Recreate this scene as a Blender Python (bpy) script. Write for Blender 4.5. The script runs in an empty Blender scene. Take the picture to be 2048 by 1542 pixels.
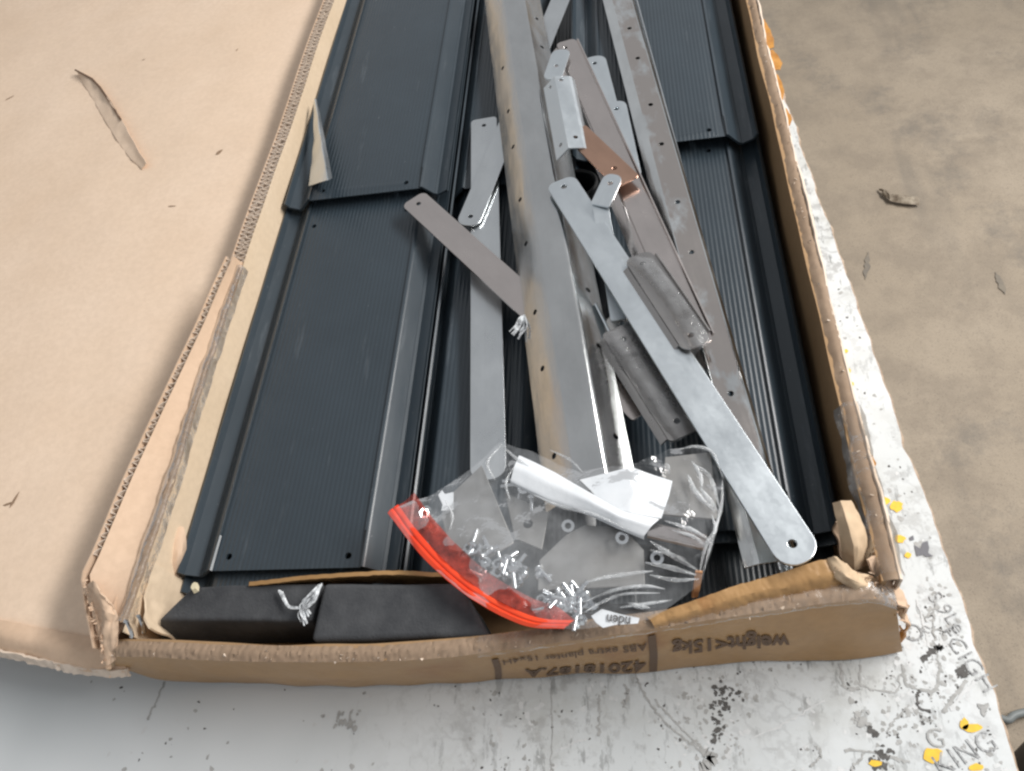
import bpy, bmesh, math, random
import numpy as np
from mathutils import Vector, Matrix, noise
random.seed(7)
sc = bpy.context.scene
COL = sc.collection

# ---------------------------------------------------------------- camera
CAMH = .62
FPX = 1540.0
RW = Matrix(((0.9826367, 0.06458096, 0.17393799),
             (0.04528112, 0.82565017, -0.56236235),
             (-0.17992983, 0.56047399, 0.80838986)))
cam_d = bpy.data.cameras.new('camera')
cam_d.sensor_fit = 'HORIZONTAL'
cam_d.sensor_width = 36
cam_d.lens = FPX / 2048 * 36
cam_d.clip_start = .01
cam_d.clip_end = 100
cam = bpy.data.objects.new('camera', cam_d)
COL.objects.link(cam)
cam.matrix_world = Matrix.Translation((0, 0, CAMH)) @ RW.to_4x4()
sc.camera = cam

# ---------------------------------------------------------------- light of the hall
w = bpy.data.worlds.new('World')
sc.world = w
w.use_nodes = True
bg = w.node_tree.nodes['Background']
bg.inputs[0].default_value = (.95, .97, 1.0, 1)
bg.inputs[1].default_value = .42


def lamp(name, loc, target, sx, sy, power, col):
    l = bpy.data.lights.new(name, 'AREA')
    l.shape = 'RECTANGLE'
    l.size, l.size_y = sx, sy
    l.energy = power
    l.color = col
    o = bpy.data.objects.new(name, l)
    COL.objects.link(o)
    o.location = loc
    o.rotation_euler = (Vector(target) - Vector(loc)).to_track_quat('-Z', 'Y').to_euler()
    return o


lamp('hall_lamp', (1.55, 1.0, 1.65), (-.3, .62, 0), 2.0, .4, 72, (1, .975, .945))
sc.view_settings.view_transform = 'Standard'
sc.view_settings.look = 'None'
sc.view_settings.exposure = .24
sc.view_settings.gamma = 1
sc.cycles.filter_width = 2.4
sc.cycles.max_bounces = 10
sc.cycles.transparent_max_bounces = 24
sc.cycles.caustics_reflective = False


# ---------------------------------------------------------------- helpers
def P(px, py, z=0.0):
    """the point at height z that the photograph shows at a pixel"""
    d = RW @ Vector((px - 1024, 771 - py, -FPX))
    t = (z - CAMH) / d.z
    return Vector((0, 0, CAMH)) + t * d


def tag(o, label=None, cat=None, group=None, kind=None):
    if label: o['label'] = label
    if cat: o['category'] = cat
    if group: o['group'] = group
    if kind: o['kind'] = kind
    return o


def empty(name, loc=(0, 0, 0)):
    o = bpy.data.objects.new(name, None)
    COL.objects.link(o)
    o.location = loc
    o.empty_display_size = .02
    return o


def link(name, me, mat, parent=None, mw=None):
    o = bpy.data.objects.new(name, me)
    COL.objects.link(o)
    if mat and not me.materials:
        me.materials.append(mat)
    if mw is not None:
        o.matrix_world = mw
    if parent:
        o.parent = parent
        o.matrix_parent_inverse = Matrix.Translation(parent.location).inverted() if parent.type == 'EMPTY' else parent.matrix_world.inverted()
    return o


def mesh(name, verts, faces, smooth=None):
    me = bpy.data.meshes.new(name)
    me.from_pydata([tuple(v) for v in verts], [], faces)
    me.validate()
    me.update()
    if smooth is not None:
        me.polygons.foreach_set('use_smooth', [True] * len(me.polygons))
        me.set_sharp_from_angle(angle=math.radians(smooth))
    return me


def from_bm(name, bm, smooth=None):
    bmesh.ops.recalc_face_normals(bm, faces=bm.faces)
    me = bpy.data.meshes.new(name)
    bm.to_mesh(me)
    bm.free()
    if smooth is not None:
        me.polygons.foreach_set('use_smooth', [True] * len(me.polygons))
        me.set_sharp_from_angle(angle=math.radians(smooth))
    return me


ANG = {}


def solid(o, t, off=-1.0):
    m = o.modifiers.new('thickness', 'SOLIDIFY')
    m.thickness = t
    m.offset = off
    m.use_even_offset = False
    return o


def bevel(o, wd, seg=2):
    m = o.modifiers.new('edge', 'BEVEL')
    m.width = wd
    m.segments = seg
    m.limit_method = 'ANGLE'
    m.angle_limit = math.radians(40)
    return o


def frame(p0, p1, up=Vector((0, 0, 1))):
    """y along p0->p1, z near up, origin at p0"""
    y = (p1 - p0).normalized()
    x = y.cross(up).normalized()
    z = x.cross(y)
    m = Matrix((x, y, z)).transposed().to_4x4()
    m.translation = p0
    return m


def resample(pts, n):
    pts = [Vector(p) for p in pts]
    d = [0]
    for a, b in zip(pts, pts[1:]):
        d.append(d[-1] + (b - a).length)
    out = []
    for i in range(n):
        s = d[-1] * i / (n - 1)
        k = max(j for j in range(len(d)) if d[j] <= s + 1e-12)
        k = min(k, len(pts) - 2)
        f = (s - d[k]) / max(1e-9, d[k + 1] - d[k])
        out.append(pts[k].lerp(pts[k + 1], f))
    return out


def sheet_mesh(name, polys, nu, nv, crumple=None, seed=0, smooth=60, sag=None):
    rows = [resample(p, nu) for p in polys]
    verts = []
    for j in range(nv):
        t = (len(rows) - 1) * j / (nv - 1)
        k = min(int(t), len(rows) - 2)
        f = t - k
        for i in range(nu):
            v = rows[k][i].lerp(rows[k + 1][i], f)
            verts.append(v)
    faces = [(j * nu + i, j * nu + i + 1, (j + 1) * nu + i + 1, (j + 1) * nu + i)
             for j in range(nv - 1) for i in range(nu - 1)]
    me = mesh(name, verts, faces, smooth)
    if crumple:
        nrm = [v.normal.copy() for v in me.vertices]
        off = Vector((seed * 3.7, seed * 1.3, seed * 2.1))
        for i, v in enumerate(me.vertices):
            a = 0
            for (s, am) in crumple:
                a += noise.noise(v.co * s + off) * am
            v.co += nrm[i] * a
        if sag:
            for v in me.vertices:
                v.co.z += sag(v.co)
        me.update()
    return me


def sheet(name, polys, mat, parent=None, nu=24, nv=6, th=.003, crumple=None, seed=0, smooth=60, off=0, sag=None):
    o = link(name, sheet_mesh(name, polys, nu, nv, crumple, seed, smooth, sag), mat, parent)
    if th: solid(o, th, off)
    return o


def circ(c, r, n=14):
    return [(c[0] + r * math.cos(2 * math.pi * k / n), c[1] + r * math.sin(2 * math.pi * k / n)) for k in range(n)]


def fill2d(bm, outline, holes, fn):
    """flat region with holes, mapped by fn(u, v) -> Vector"""
    edges = []
    for lp in [outline] + holes:
        vs = [bm.verts.new((p[0], p[1], 0)) for p in lp]
        for a, b in zip(vs, vs[1:] + vs[:1]):
            edges.append(bm.edges.new((a, b)))
    n0 = len(bm.faces)
    r = bmesh.ops.triangle_fill(bm, edges=edges, use_beauty=True)
    vs = set(v for e in edges for v in e.verts)
    for f in r['geom']:
        if isinstance(f, bmesh.types.BMFace):
            vs.update(f.verts)
    for v in vs:
        v.co = fn(v.co.x, v.co.y)


def round_end_outline(L, wd, r0, r1, n=6):
    """bar from v=0 to L, width wd; corner radii at the two ends"""
    h = wd / 2
    pts = []
    for (cx, cy, r, a0) in ((h - r0, r0, r0, -90), (h - r1, L - r1, r1, 0), (-h + r1, L - r1, r1, 90), (-h + r0, r0, r0, 180)):
        for k in range(n + 1):
            a = math.radians(a0 + 90 * k / n)
            pts.append((cx + r * math.cos(a), cy + r * math.sin(a)))
    return pts


def strap(name, p0, p1, wd, th, mat, holes=(), r0=None, r1=None, up=Vector((0, 0, 1)), bend=None, hr=.0026):
    L = (p1 - p0).length
    r0 = wd * .42 if r0 is None else r0
    r1 = wd * .42 if r1 is None else r1
    bm = bmesh.new()
    out = round_end_outline(L, wd, r0, r1)
    fill2d(bm, out, [circ((0, h if h > 0 else L + h), hr) for h in holes], lambda u, v: Vector((u, v, bend(v / L) if bend else 0)))
    o = link(name, from_bm(name, bm), mat, None, frame(p0, p1, up))
    solid(o, th, 0)
    bevel(o, .0004, 2)
    ANG[o.name] = 15
    return o


def profile(name, p0, p1, sec, th, mat, holes=(), up=Vector((0, 0, 1)), smooth=35, nl=1, wav=0, bev=0, taper=None):
    """folded sheet: section polyline sec [(x, z)] swept p0->p1; holes [(segment, frac along, frac across, r)]"""
    L = (p1 - p0).length
    bm = bmesh.new()
    for k in range(len(sec) - 1):
        if math.dist(sec[k], sec[k + 1]) < 1e-7: continue
        (xa, za), (xb, zb) = sec[k], sec[k + 1]
        wd = math.hypot(xb - xa, zb - za)
        hs = [h for h in holes if h[0] == k]

        def fn(u, v, xa=xa, za=za, xb=xb, zb=zb, wd=wd):
            f = u / wd
            z = za + (zb - za) * f
            if wav: z += wav * noise.noise(Vector((v * 9, p0.x * 50, 0)))
            return Vector((xa + (xb - xa) * f, v, z))
        if hs:
            fill2d(bm, [(0, 0), (wd, 0), (wd, L), (0, L)], [circ((h[2] * wd, h[1] * L), h[3]) for h in hs], fn)
        else:
            prev = None
            for j in range(nl + 1):
                a, b = bm.verts.new(fn(0, L * j / nl)), bm.verts.new(fn(wd, L * j / nl))
                if prev: bm.faces.new((prev[0], prev[1], b, a))
                prev = (a, b)
    bmesh.ops.remove_doubles(bm, verts=bm.verts, dist=1e-5)
    o = link(name, from_bm(name, bm, smooth), mat, None, frame(p0, p1, up))
    solid(o, th, -1)
    if bev: bevel(o, bev, 2)
    ANG[o.name] = 15
    return o


def arc(cx, cz, r, a0, a1, n=5):
    return [(cx + r * math.cos(math.radians(a0 + (a1 - a0) * k / n)), cz + r * math.sin(math.radians(a0 + (a1 - a0) * k / n))) for k in range(n + 1)]


def tube_mesh(name, pts, r, n=6, closed_ends=True, taper=None):
    pts = [Vector(p) for p in pts]
    verts, faces = [], []
    for i, p in enumerate(pts):
        d = (pts[min(i + 1, len(pts) - 1)] - pts[max(i - 1, 0)]).normalized()
        a = d.orthogonal().normalized() if abs(d.z) > .95 else d.cross(Vector((0, 0, 1))).normalized()
        b = d.cross(a)
        rr = r * (taper(i / (len(pts) - 1)) if taper else 1)
        for k in range(n):
            t = 2 * math.pi * k / n
            verts.append(p + rr * (math.cos(t) * a + math.sin(t) * b))
    for i in range(len(pts) - 1):
        for k in range(n):
            faces.append((i * n + k, i * n + (k + 1) % n, (i + 1) * n + (k + 1) % n, (i + 1) * n + k))
    if closed_ends:
        faces.append(tuple(range(n - 1, -1, -1)))
        faces.append(tuple((len(pts) - 1) * n + k for k in range(n)))
    return mesh(name, verts, faces, 50)


def catmull(pts, n):
    pts = [Vector(p) for p in pts]
    q = [2 * pts[0] - pts[1]] + pts + [2 * pts[-1] - pts[-2]]
    out = []
    for i in range(1, len(q) - 2):
        for k in range(n):
            t = k / n
            out.append(.5 * ((2 * q[i]) + (q[i + 1] - q[i - 1]) * t + (2 * q[i - 1] - 5 * q[i] + 4 * q[i + 1] - q[i + 2]) * t * t
                             + (3 * q[i] - q[i - 1] - 3 * q[i + 1] + q[i + 2]) * t ** 3))
    out.append(pts[-1])
    return out


# ---------------------------------------------------------------- materials
class NT:
    def __init__(s, name):
        s.m = bpy.data.materials.new(name)
        s.m.use_nodes = True
        s.t = s.m.node_tree
        s.b = s.t.nodes['Principled BSDF']
        s.out = s.t.nodes['Material Output']
        s.tc = s.n('ShaderNodeTexCoord')

    def n(s, ty, **kw):
        nd = s.t.nodes.new(ty)
        for k, v in kw.items():
            if isinstance(k, str) and k.startswith('i_'):
                nd.inputs[k[2:].replace('_', ' ')].default_value = v
            else:
                setattr(nd, k, v)
        return nd

    def l(s, a, b):
        s.t.links.new(a, b)

    def noise(s, scale, detail=4, rough=.55, stretch=None, coord='Object', off=(0, 0, 0)):
        mp = s.n('ShaderNodeMapping')
        mp.inputs['Scale'].default_value = stretch or (1, 1, 1)
        mp.inputs['Location'].default_value = off
        s.l(s.tc.outputs[coord], mp.inputs[0])
        nz = s.n('ShaderNodeTexNoise')
        nz.inputs['Scale'].default_value = scale
        nz.inputs['Detail'].default_value = detail
        nz.inputs['Roughness'].default_value = rough
        s.l(mp.outputs[0], nz.inputs['Vector'])
        return nz.outputs['Fac']

    def ramp(s, fac, stops, interp='LINEAR'):
        r = s.n('ShaderNodeValToRGB')
        r.color_ramp.interpolation = interp
        e = r.color_ramp.elements
        while len(e) < len(stops): e.new(.5)
        for el, (p, c) in zip(e, stops):
            el.position = p
            el.color = (c, c, c, 1) if isinstance(c, (int, float)) else (*c, 1)
        s.l(fac, r.inputs[0])
        return r.outputs[0]

    def mix(s, fac, a, b, mode='MIX'):
        m = s.n('ShaderNodeMix', data_type='RGBA', blend_type=mode)
        for sock, v in ((m.inputs[0], fac), (m.inputs[6], a), (m.inputs[7], b)):
            if hasattr(v, 'is_linked'): s.l(v, sock)
            else: sock.default_value = v if isinstance(v, (int, float)) else (*v, 1)
        return m.outputs[2]

    def math(s, op, a, b=0.0):
        m = s.n('ShaderNodeMath', operation=op)
        for sock, v in ((m.inputs[0], a), (m.inputs[1], b)):
            if hasattr(v, 'is_linked'): s.l(v, sock)
            else: sock.default_value = v
        return m.outputs[0]

    def bump(s, h, strength, dist):
        b = s.n('ShaderNodeBump')
        b.inputs['Strength'].default_value = strength
        b.inputs['Distance'].default_value = dist
        s.l(h, b.inputs['Height'])
        s.l(b.outputs[0], s.b.inputs['Normal'])

    def base(s, v):
        if hasattr(v, 'is_linked'): s.l(v, s.b.inputs['Base Color'])
        else: s.b.inputs['Base Color'].default_value = (*v, 1)

    def rough(s, v):
        if hasattr(v, 'is_linked'): s.l(v, s.b.inputs['Roughness'])
        else: s.b.inputs['Roughness'].default_value = v


def cardboard(name, c1, c2, stain=None, rough=.8, fl=(1, 1, 1)):
    m = NT(name)
    n1 = m.noise(7, 4, .6)
    n2 = m.noise(160, 3, .6, stretch=fl)
    c = m.mix(m.ramp(n1, [(.3, 0), (.7, 1)]), c1, c2)
    c = m.mix(m.math('MULTIPLY', m.ramp(n2, [(.35, 1), (.65, 0)]), .22), c, tuple(x * .72 for x in c1))
    if stain:
        n3 = m.noise(16, 5, .65, off=(3, 1, 2))
        c = m.mix(m.ramp(n3, [(.55, 0), (.72, .75)]), c, stain)
    m.base(c)
    m.rough(rough)
    m.b.inputs['Specular IOR Level'].default_value = .25
    m.bump(m.math('ADD', n2, m.math('MULTIPLY', n1, 2)), .25, .0008)
    return m.m


def steel(name, tint=(.70, .71, .72), r0=.24, r1=.42, wav=.5, dirt=0.25, reflect_c=None):
    m = NT(name)
    n1 = m.noise(26, 5, .6, stretch=(1, .5, 1))
    vo = m.n('ShaderNodeTexVoronoi', feature='F1')
    vo.inputs['Scale'].default_value = 320
    m.l(m.tc.outputs['Object'], vo.inputs['Vector'])
    cell = m.n('ShaderNodeSeparateColor')
    m.l(vo.outputs['Color'], cell.inputs[0])
    n2 = m.noise(12, 3, .5, stretch=(1, .4, 1))
    n4 = m.noise(420, 3, .7, stretch=(1, .02, 1), off=(4, 1, 0))
    n3 = m.noise(420, 2, .5, stretch=(1, .08, 1))
    c = m.mix(m.ramp(n1, [(.3, 0), (.7, 1)]), tuple(x * (1 - dirt) for x in tint), tint)
    c = m.mix(m.math('MULTIPLY', m.ramp(n4, [(.56, 0), (.72, 1)]), .08), c, tuple(x * .55 for x in tint))
    c = m.mix(m.math('MULTIPLY', cell.outputs[0], .05), c, tuple(x * .72 for x in tint))
    if reflect_c:  # brownish reflections painted as patches into the base colour of the channel face
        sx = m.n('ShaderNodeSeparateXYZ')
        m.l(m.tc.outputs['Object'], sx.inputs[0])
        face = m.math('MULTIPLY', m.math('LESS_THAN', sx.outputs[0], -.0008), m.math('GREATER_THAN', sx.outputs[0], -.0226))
        c = m.mix(m.math('MULTIPLY', face, m.ramp(m.noise(26, 5, .65, stretch=(1, .5, 1), off=(8, 3, 1)), [(.42, 0), (.52, 1)])), c, reflect_c)
    m.base(c)
    m.b.inputs['Metallic'].default_value = 1
    rr = m.n('ShaderNodeMapRange')
    m.l(m.math('ADD', m.math('MULTIPLY', n1, .92), m.math('MULTIPLY', cell.outputs[1], .08)), rr.inputs[0])
    rr.inputs[1].default_value, rr.inputs[2].default_value = .3, .7
    rr.inputs[3].default_value, rr.inputs[4].default_value = r0, r1
    m.rough(rr.outputs[0])
    h = m.math('ADD', m.math('MULTIPLY', n2, 3.0), m.math('MULTIPLY', n3, .06))
    m.bump(h, wav, .0012)
    return m.m


def abs_plastic(name, base, rib=True):
    m = NT(name)
    sx = m.n('ShaderNodeSeparateXYZ')
    m.l(m.tc.outputs['Object'], sx.inputs[0])
    s = m.math('SINE', m.math('MULTIPLY', sx.outputs[0], 2 * math.pi / .0042))
    sn = m.n('ShaderNodeSeparateXYZ')
    m.l(m.tc.outputs['Normal'], sn.inputs[0])
    flat = m.math('GREATER_THAN', sn.outputs[2], .99)
    n1 = m.noise(9, 4, .6)
    n2 = m.noise(60, 5, .7, stretch=(1, .12, 1))
    n3 = m.noise(240, 4, .6)
    c = m.mix(m.ramp(n1, [(.3, 0), (.7, 1)]), base, tuple(x * 1.25 for x in base))
    c = m.mix(m.math('MULTIPLY', m.ramp(n2, [(.60, 0), (.8, 1)]), .20), c, (.30, .33, .36))
    c = m.mix(m.ramp(n3, [(.71, 0), (.76, .35)]), c, (.4, .42, .44))
    m.base(c)
    m.rough(m.ramp(n2, [(.3, .28), (.7, .40)]))
    m.b.inputs['Specular IOR Level'].default_value = .55
    m.bump(m.math('ADD', m.math('MULTIPLY', m.math('MULTIPLY', s, flat), .75), m.math('MULTIPLY', n1, 2.5)), .3, .0007)
    return m.m


def plain(name, c, rough=.5, metal=0, c2=None, sc_=40, bump=0, bs=200, spec=.5):
    m = NT(name)
    if c2:
        m.base(m.mix(m.ramp(m.noise(sc_, 5, .6), [(.35, 0), (.65, 1)]), c, c2))
    else:
        m.base(c)
    m.rough(rough)
    m.b.inputs['Metallic'].default_value = metal
    m.b.inputs['Specular IOR Level'].default_value = spec
    if bump:
        m.bump(m.noise(bs, 4, .6), bump, .002)
    return m.m


def film(name, tint=(1, 1, 1), haze=.06, gloss=.9, rough=.08, bs=55, bd=.006, hazecol=(.8, .83, .86)):
    m = NT(name)
    t = m.t
    t.nodes.remove(m.b)
    tr = m.n('ShaderNodeBsdfTransparent')
    tr.inputs[0].default_value = (*tint, 1)
    gl = m.n('ShaderNodeBsdfGlossy')
    gl.inputs['Roughness'].default_value = rough
    gl.inputs[0].default_value = (gloss, gloss, gloss, 1)
    df = m.n('ShaderNodeBsdfDiffuse')
    df.inputs[0].default_value = (*hazecol, 1)
    n1 = m.noise(bs, 5, .65)
    n2 = m.noise(bs * .35, 2, .5, stretch=(1, 2.2, 1))
    rid = m.math('ABSOLUTE', m.math('SUBTRACT', n1, .5))
    h = m.math('ADD', m.math('MULTIPLY', rid, 1.4), n2)
    b = m.n('ShaderNodeBump')
    b.inputs['Strength'].default_value = 1
    b.inputs['Distance'].default_value = bd
    m.l(h, b.inputs['Height'])
    m.l(b.outputs[0], gl.inputs['Normal'])
    fr = m.n('ShaderNodeFresnel')
    fr.inputs[0].default_value = 1.5
    m.l(b.outputs[0], fr.inputs['Normal'])
    m1 = m.n('ShaderNodeMixShader')
    m.l(m.math('MULTIPLY', m.ramp(m.noise(bs * .8, 5, .7, off=(4, 4, 4)), [(.38, .3), (.66, 2.8)]), haze), m1.inputs[0])
    m.l(tr.outputs[0], m1.inputs[1])
    m.l(df.outputs[0], m1.inputs[2])
    m2 = m.n('ShaderNodeMixShader')
    m.l(m.math('MULTIPLY', fr.outputs[0], .65), m2.inputs[0])
    m.l(m1.outputs[0], m2.inputs[1])
    m.l(gl.outputs[0], m2.inputs[2])
    m.l(m2.outputs[0], m.out.inputs[0])
    return m.m


M = {}
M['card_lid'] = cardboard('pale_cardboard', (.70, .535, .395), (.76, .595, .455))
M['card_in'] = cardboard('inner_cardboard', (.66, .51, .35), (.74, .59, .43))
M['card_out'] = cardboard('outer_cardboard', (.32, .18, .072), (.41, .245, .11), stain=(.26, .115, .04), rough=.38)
M['card_flap'] = cardboard('flap_cardboard', (.58, .41, .28), (.64, .47, .34))
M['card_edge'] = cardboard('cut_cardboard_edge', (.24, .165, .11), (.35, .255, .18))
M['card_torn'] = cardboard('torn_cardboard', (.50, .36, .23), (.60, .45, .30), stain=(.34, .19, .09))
M['card_shaded'] = cardboard('shaded_inner_cardboard', (.34, .21, .11), (.40, .26, .14))  # darkened inner cardboard, shade painted into right wall, bottom and front inside
M['liner'] = cardboard('torn_paper_liner', (.60, .49, .39), (.72, .61, .51))
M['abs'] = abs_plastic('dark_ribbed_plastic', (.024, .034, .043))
M['abs_shaded'] = abs_plastic('shaded_plastic_below', (.020, .026, .031))  # darker copy of the panel plastic, with the deep shade in its colour
M['steel'] = steel('galvanised_steel', (.66, .685, .70), .24, .40, .4, .10)
M['steel_bright'] = steel('bright_galvanised_steel', (.74, .79, .82), .26, .42, .25, .07)
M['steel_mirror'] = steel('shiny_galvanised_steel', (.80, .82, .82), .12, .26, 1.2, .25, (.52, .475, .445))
M['steel_rail'] = steel('rolled_steel_rail', (.60, .61, .61), .12, .24, .6, .15)
M['steel_warm'] = steel('warm_zinc_steel', (.62, .565, .54), .16, .30, .5, .10)
M['steel_tan'] = steel('tan_zinc_steel', (.57, .555, .535), .16, .32, .5, .10)
M['steel_dull'] = steel('dull_grey_steel', (.40, .385, .375), .22, .36, .4, .12)
M['plate'] = steel('grey_plate_steel', (.32, .315, .305), .48, .60, .2, .10)
M['steel_card_reflect'] = steel('steel_painted_card_reflection', (.54, .34, .25), .30, .42, .4, .15)  # orange base colour paints in the cardboard reflected by the strap
M['zinc'] = plain('zinc_plating', (.58, .60, .62), .24, 1)
M['foam'] = plain('charcoal_foam', (.045, .047, .051), .85, 0, (.072, .074, .078), 45, .35, 500, .3)
M['black'] = plain('black_rubber', (.008, .008, .009), .6)
M['film'] = film('clear_film', haze=.06, bs=15, bd=.0030, rough=.10)
M['tape'] = film('clear_tape', (.97, .95, .92), .05, .6, .28, 40, .002, (.6, .55, .5))
M['wrap'] = film('shrink_wrap', (.98, .98, .98), .035, .9, .10, 40, .002)
M['red'] = plain('red_zip_plastic', (.86, .075, .018), .35, 0, (.80, .05, .015), 30)
M['redfilm'] = film('red_tinted_film', (.93, .50, .46), .22, .8, .15, 40, .003, (.68, .10, .07))
M['paper'] = plain('white_paper', (.66, .69, .72), .8, 0, (.73, .75, .77), 30, .3, 60)
M['ink'] = plain('black_print', (.05, .04, .035), .7)
M['ink_brown'] = plain('dark_brown_print', (.115, .066, .036), .7)
M['tear'] = plain('torn_board_core', (.20, .125, .075), .9, 0, (.34, .23, .15), 400)
M['yellow'] = plain('yellow_paint', (.80, .52, .03), .6, 0, (.70, .42, .03), 200)
M['mark_dark'] = plain('dark_scuff', (.065, .062, .058), .8, 0, (.12, .115, .11), 200)
M['mark_mid'] = plain('grey_scuff', (.30, .30, .29), .8, 0, (.42, .42, .41), 200)
M['mark_pale'] = plain('pale_scuff', (.54, .55, .55), .7, 0, (.62, .63, .63), 120)
M['mark_pen'] = plain('faded_pen', (.16, .16, .165), .8, 0, (.50, .51, .51), 420)
M['grey_patch'] = plain('grey_paint', (.12, .12, .135), .6)
M['gold_tape'] = plain('amber_tape', (.50, .24, .05), .3, 0, (.36, .16, .04), 80)
M['fold_highlight'] = film('highlight_film_fold', haze=.16, bs=60, bd=.004, rough=.12, hazecol=(.9, .93, .95))
M['fluff'] = film('white_shredded_film', (.9, .9, .92), .45, 1, .2, 150, .003, (.85, .88, .9))


def table_mat():
    m = NT('scuffed_white_laminate')
    big = m.noise(3.2, 3, .5, off=(1.2, .3, 0))
    mask = m.ramp(big, [(.42, 0), (.6, 1)])
    sx = m.n('ShaderNodeSeparateXYZ')
    m.l(m.tc.outputs['Object'], sx.inputs[0])
    right = m.n('ShaderNodeMapRange')
    m.l(sx.outputs[0], right.inputs[0])
    right.inputs[1].default_value, right.inputs[2].default_value = -.30, .02
    mask = m.math('MULTIPLY', m.math('ADD', m.math('MULTIPLY', mask, .6), .4), right.outputs[0])
    f1 = m.ramp(m.noise(55, 7, .68), [(.535, 0), (.60, 1)])
    f2 = m.ramp(m.noise(120, 6, .7, stretch=(1, .3, 1), off=(2, 5, 0)), [(.56, 0), (.62, 1)])
    f3 = m.ramp(m.noise(18, 6, .7, off=(7, 2, 0)), [(.46, 0), (.64, 1)])
    wv = m.noise(9, 4, .6, off=(3, 3, 0))
    vor = m.n('ShaderNodeTexVoronoi', feature='DISTANCE_TO_EDGE')
    vor.inputs['Scale'].default_value = 22
    mp = m.n('ShaderNodeMix', data_type='VECTOR')
    mp.inputs[0].default_value = .18
    m.l(m.tc.outputs['Object'], mp.inputs[4])
    nz = m.n('ShaderNodeTexNoise')
    nz.inputs['Scale'].default_value = 14
    nz.inputs['Detail'].default_value = 6
    m.l(m.tc.outputs['Object'], nz.inputs['Vector'])
    m.l(nz.outputs['Color'], mp.inputs[5])
    m.l(mp.outputs[1], vor.inputs['Vector'])
    crack = m.math('MULTIPLY', m.ramp(vor.outputs['Distance'], [(.0, 1), (.07, 0)]), m.ramp(wv, [(.47, 0), (.6, 1)]))
    c = m.mix(m.ramp(m.noise(5, 3, .5), [(.3, 0), (.7, 1)]), (.51, .535, .54), (.63, .65, .655))
    c = m.mix(m.math('MULTIPLY', f3, m.math('MULTIPLY', mask, .75)), c, (.36, .36, .33))
    c = m.mix(m.math('MULTIPLY', crack, m.math('MULTIPLY', mask, .5)), c, (.16, .155, .15))
    c = m.mix(m.math('MULTIPLY', f1, m.math('MULTIPLY', mask, .6)), c, (.25, .245, .24))
    c = m.mix(m.math('MULTIPLY', f2, m.math('MULTIPLY', mask, .75)), c, (.10, .10, .095))
    m.base(c)
    m.rough(.42)
    m.bump(m.noise(90, 4, .6), .08, .001)
    return m.m


def floor_mat():
    m = NT('worn_tan_concrete')
    a = m.noise(1.6, 5, .6)
    b = m.noise(10, 6, .7, off=(3, 0, 0))
    d = m.noise(3.6, 6, .75, off=(9, 4, 0))
    e = m.noise(260, 3, .7)
    g = m.noise(330, 3, .7, off=(1, 6, 0))
    wd_ = m.noise(1.1, 4, .7, stretch=(3, .6, 1), off=(2, 8, 0))
    st = m.noise(2.5, 4, .6, stretch=(2.4, .5, 1), off=(5, 2, 0))
    c = m.mix(m.ramp(a, [(.3, 0), (.7, 1)]), (.335, .275, .205), (.42, .35, .27))
    c = m.mix(m.math('MULTIPLY', m.ramp(b, [(.42, 0), (.62, 1)]), .6), c, (.26, .215, .165))
    c = m.mix(m.math('MULTIPLY', m.ramp(d, [(.55, 0), (.68, 1)]), .55), c, (.17, .155, .135))
    c = m.mix(m.math('MULTIPLY', m.ramp(st, [(.62, 0), (.72, 1)]), .35), c, (.20, .175, .145))
    c = m.mix(m.math('MULTIPLY', m.ramp(e, [(.3, 1), (.5, 0)]), .25), c, (.18, .15, .11))
    c = m.mix(m.math('MULTIPLY', m.ramp(g, [(.58, 0), (.66, 1)]), .5), c, (.14, .12, .10))
    c = m.mix(m.math('MULTIPLY', m.ramp(wd_, [(.56, 0), (.66, 1)]), .4), c, (.17, .15, .125))
    m.base(c)
    m.rough(.75)
    m.bump(e, .3, .002)
    return m.m


M['table'] = table_mat()
M['floor'] = floor_mat()
M['chipboard'] = plain('raw_chipboard', (.46, .36, .27), .9, 0, (.30, .21, .15), 220, .6, 300)

# ---------------------------------------------------------------- floor and table
FZ = -.78
floor = link('floor', mesh('floor', [(-4, -3, FZ), (5, -3, FZ), (5, 7, FZ), (-4, 7, FZ)], [(0, 1, 2, 3)]), M['floor'])
tag(floor, 'worn tan concrete floor beside and below the white table', kind='structure')

for i, (pts, wd) in enumerate((([(1676, 540), (1690, 590)], .02), ([(1736, 505), (1730, 560)], .016), ([(1990, 545), (2010, 590)], .016))):
    cp = catmull([P(x, y, FZ) for x, y in pts], 10)
    v, f = [], []
    rs = random.Random(i)
    for k, p in enumerate(cp):
        d = (cp[min(k + 1, len(cp) - 1)] - cp[max(0, k - 1)]).normalized()
        t = math.sin(math.pi * min(.97, max(.03, k / (len(cp) - 1))))
        sd = Vector((-d.y, d.x, 0)) * wd * .5 * t
        v += [p + sd * rs.uniform(.4, 1.2) + Vector((0, 0, .002 + i * 1e-4)), p - sd * rs.uniform(.4, 1.2) + Vector((0, 0, .002 + i * 1e-4))]
        if k: f.append((2 * k - 2, 2 * k - 1, 2 * k + 1, 2 * k))
    link('floor_scuff', mesh('floor_scuff', v, f), plain('floor_scuff_grey', (.185, .165, .14), .8, 0, (.25, .215, .17), 40), floor)

table = tag(empty('worktable', (0, .5, FZ)), 'white worktable with scuffed laminate top and chipped right edge under the box', 'table')


def edge_x(y):
    x = .197 - .0571 * (y - .617)
    return x + .0035 * noise.noise(Vector((y * 16, 3, 0))) + .0022 * noise.noise(Vector((y * 60, 8, 0)))


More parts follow.
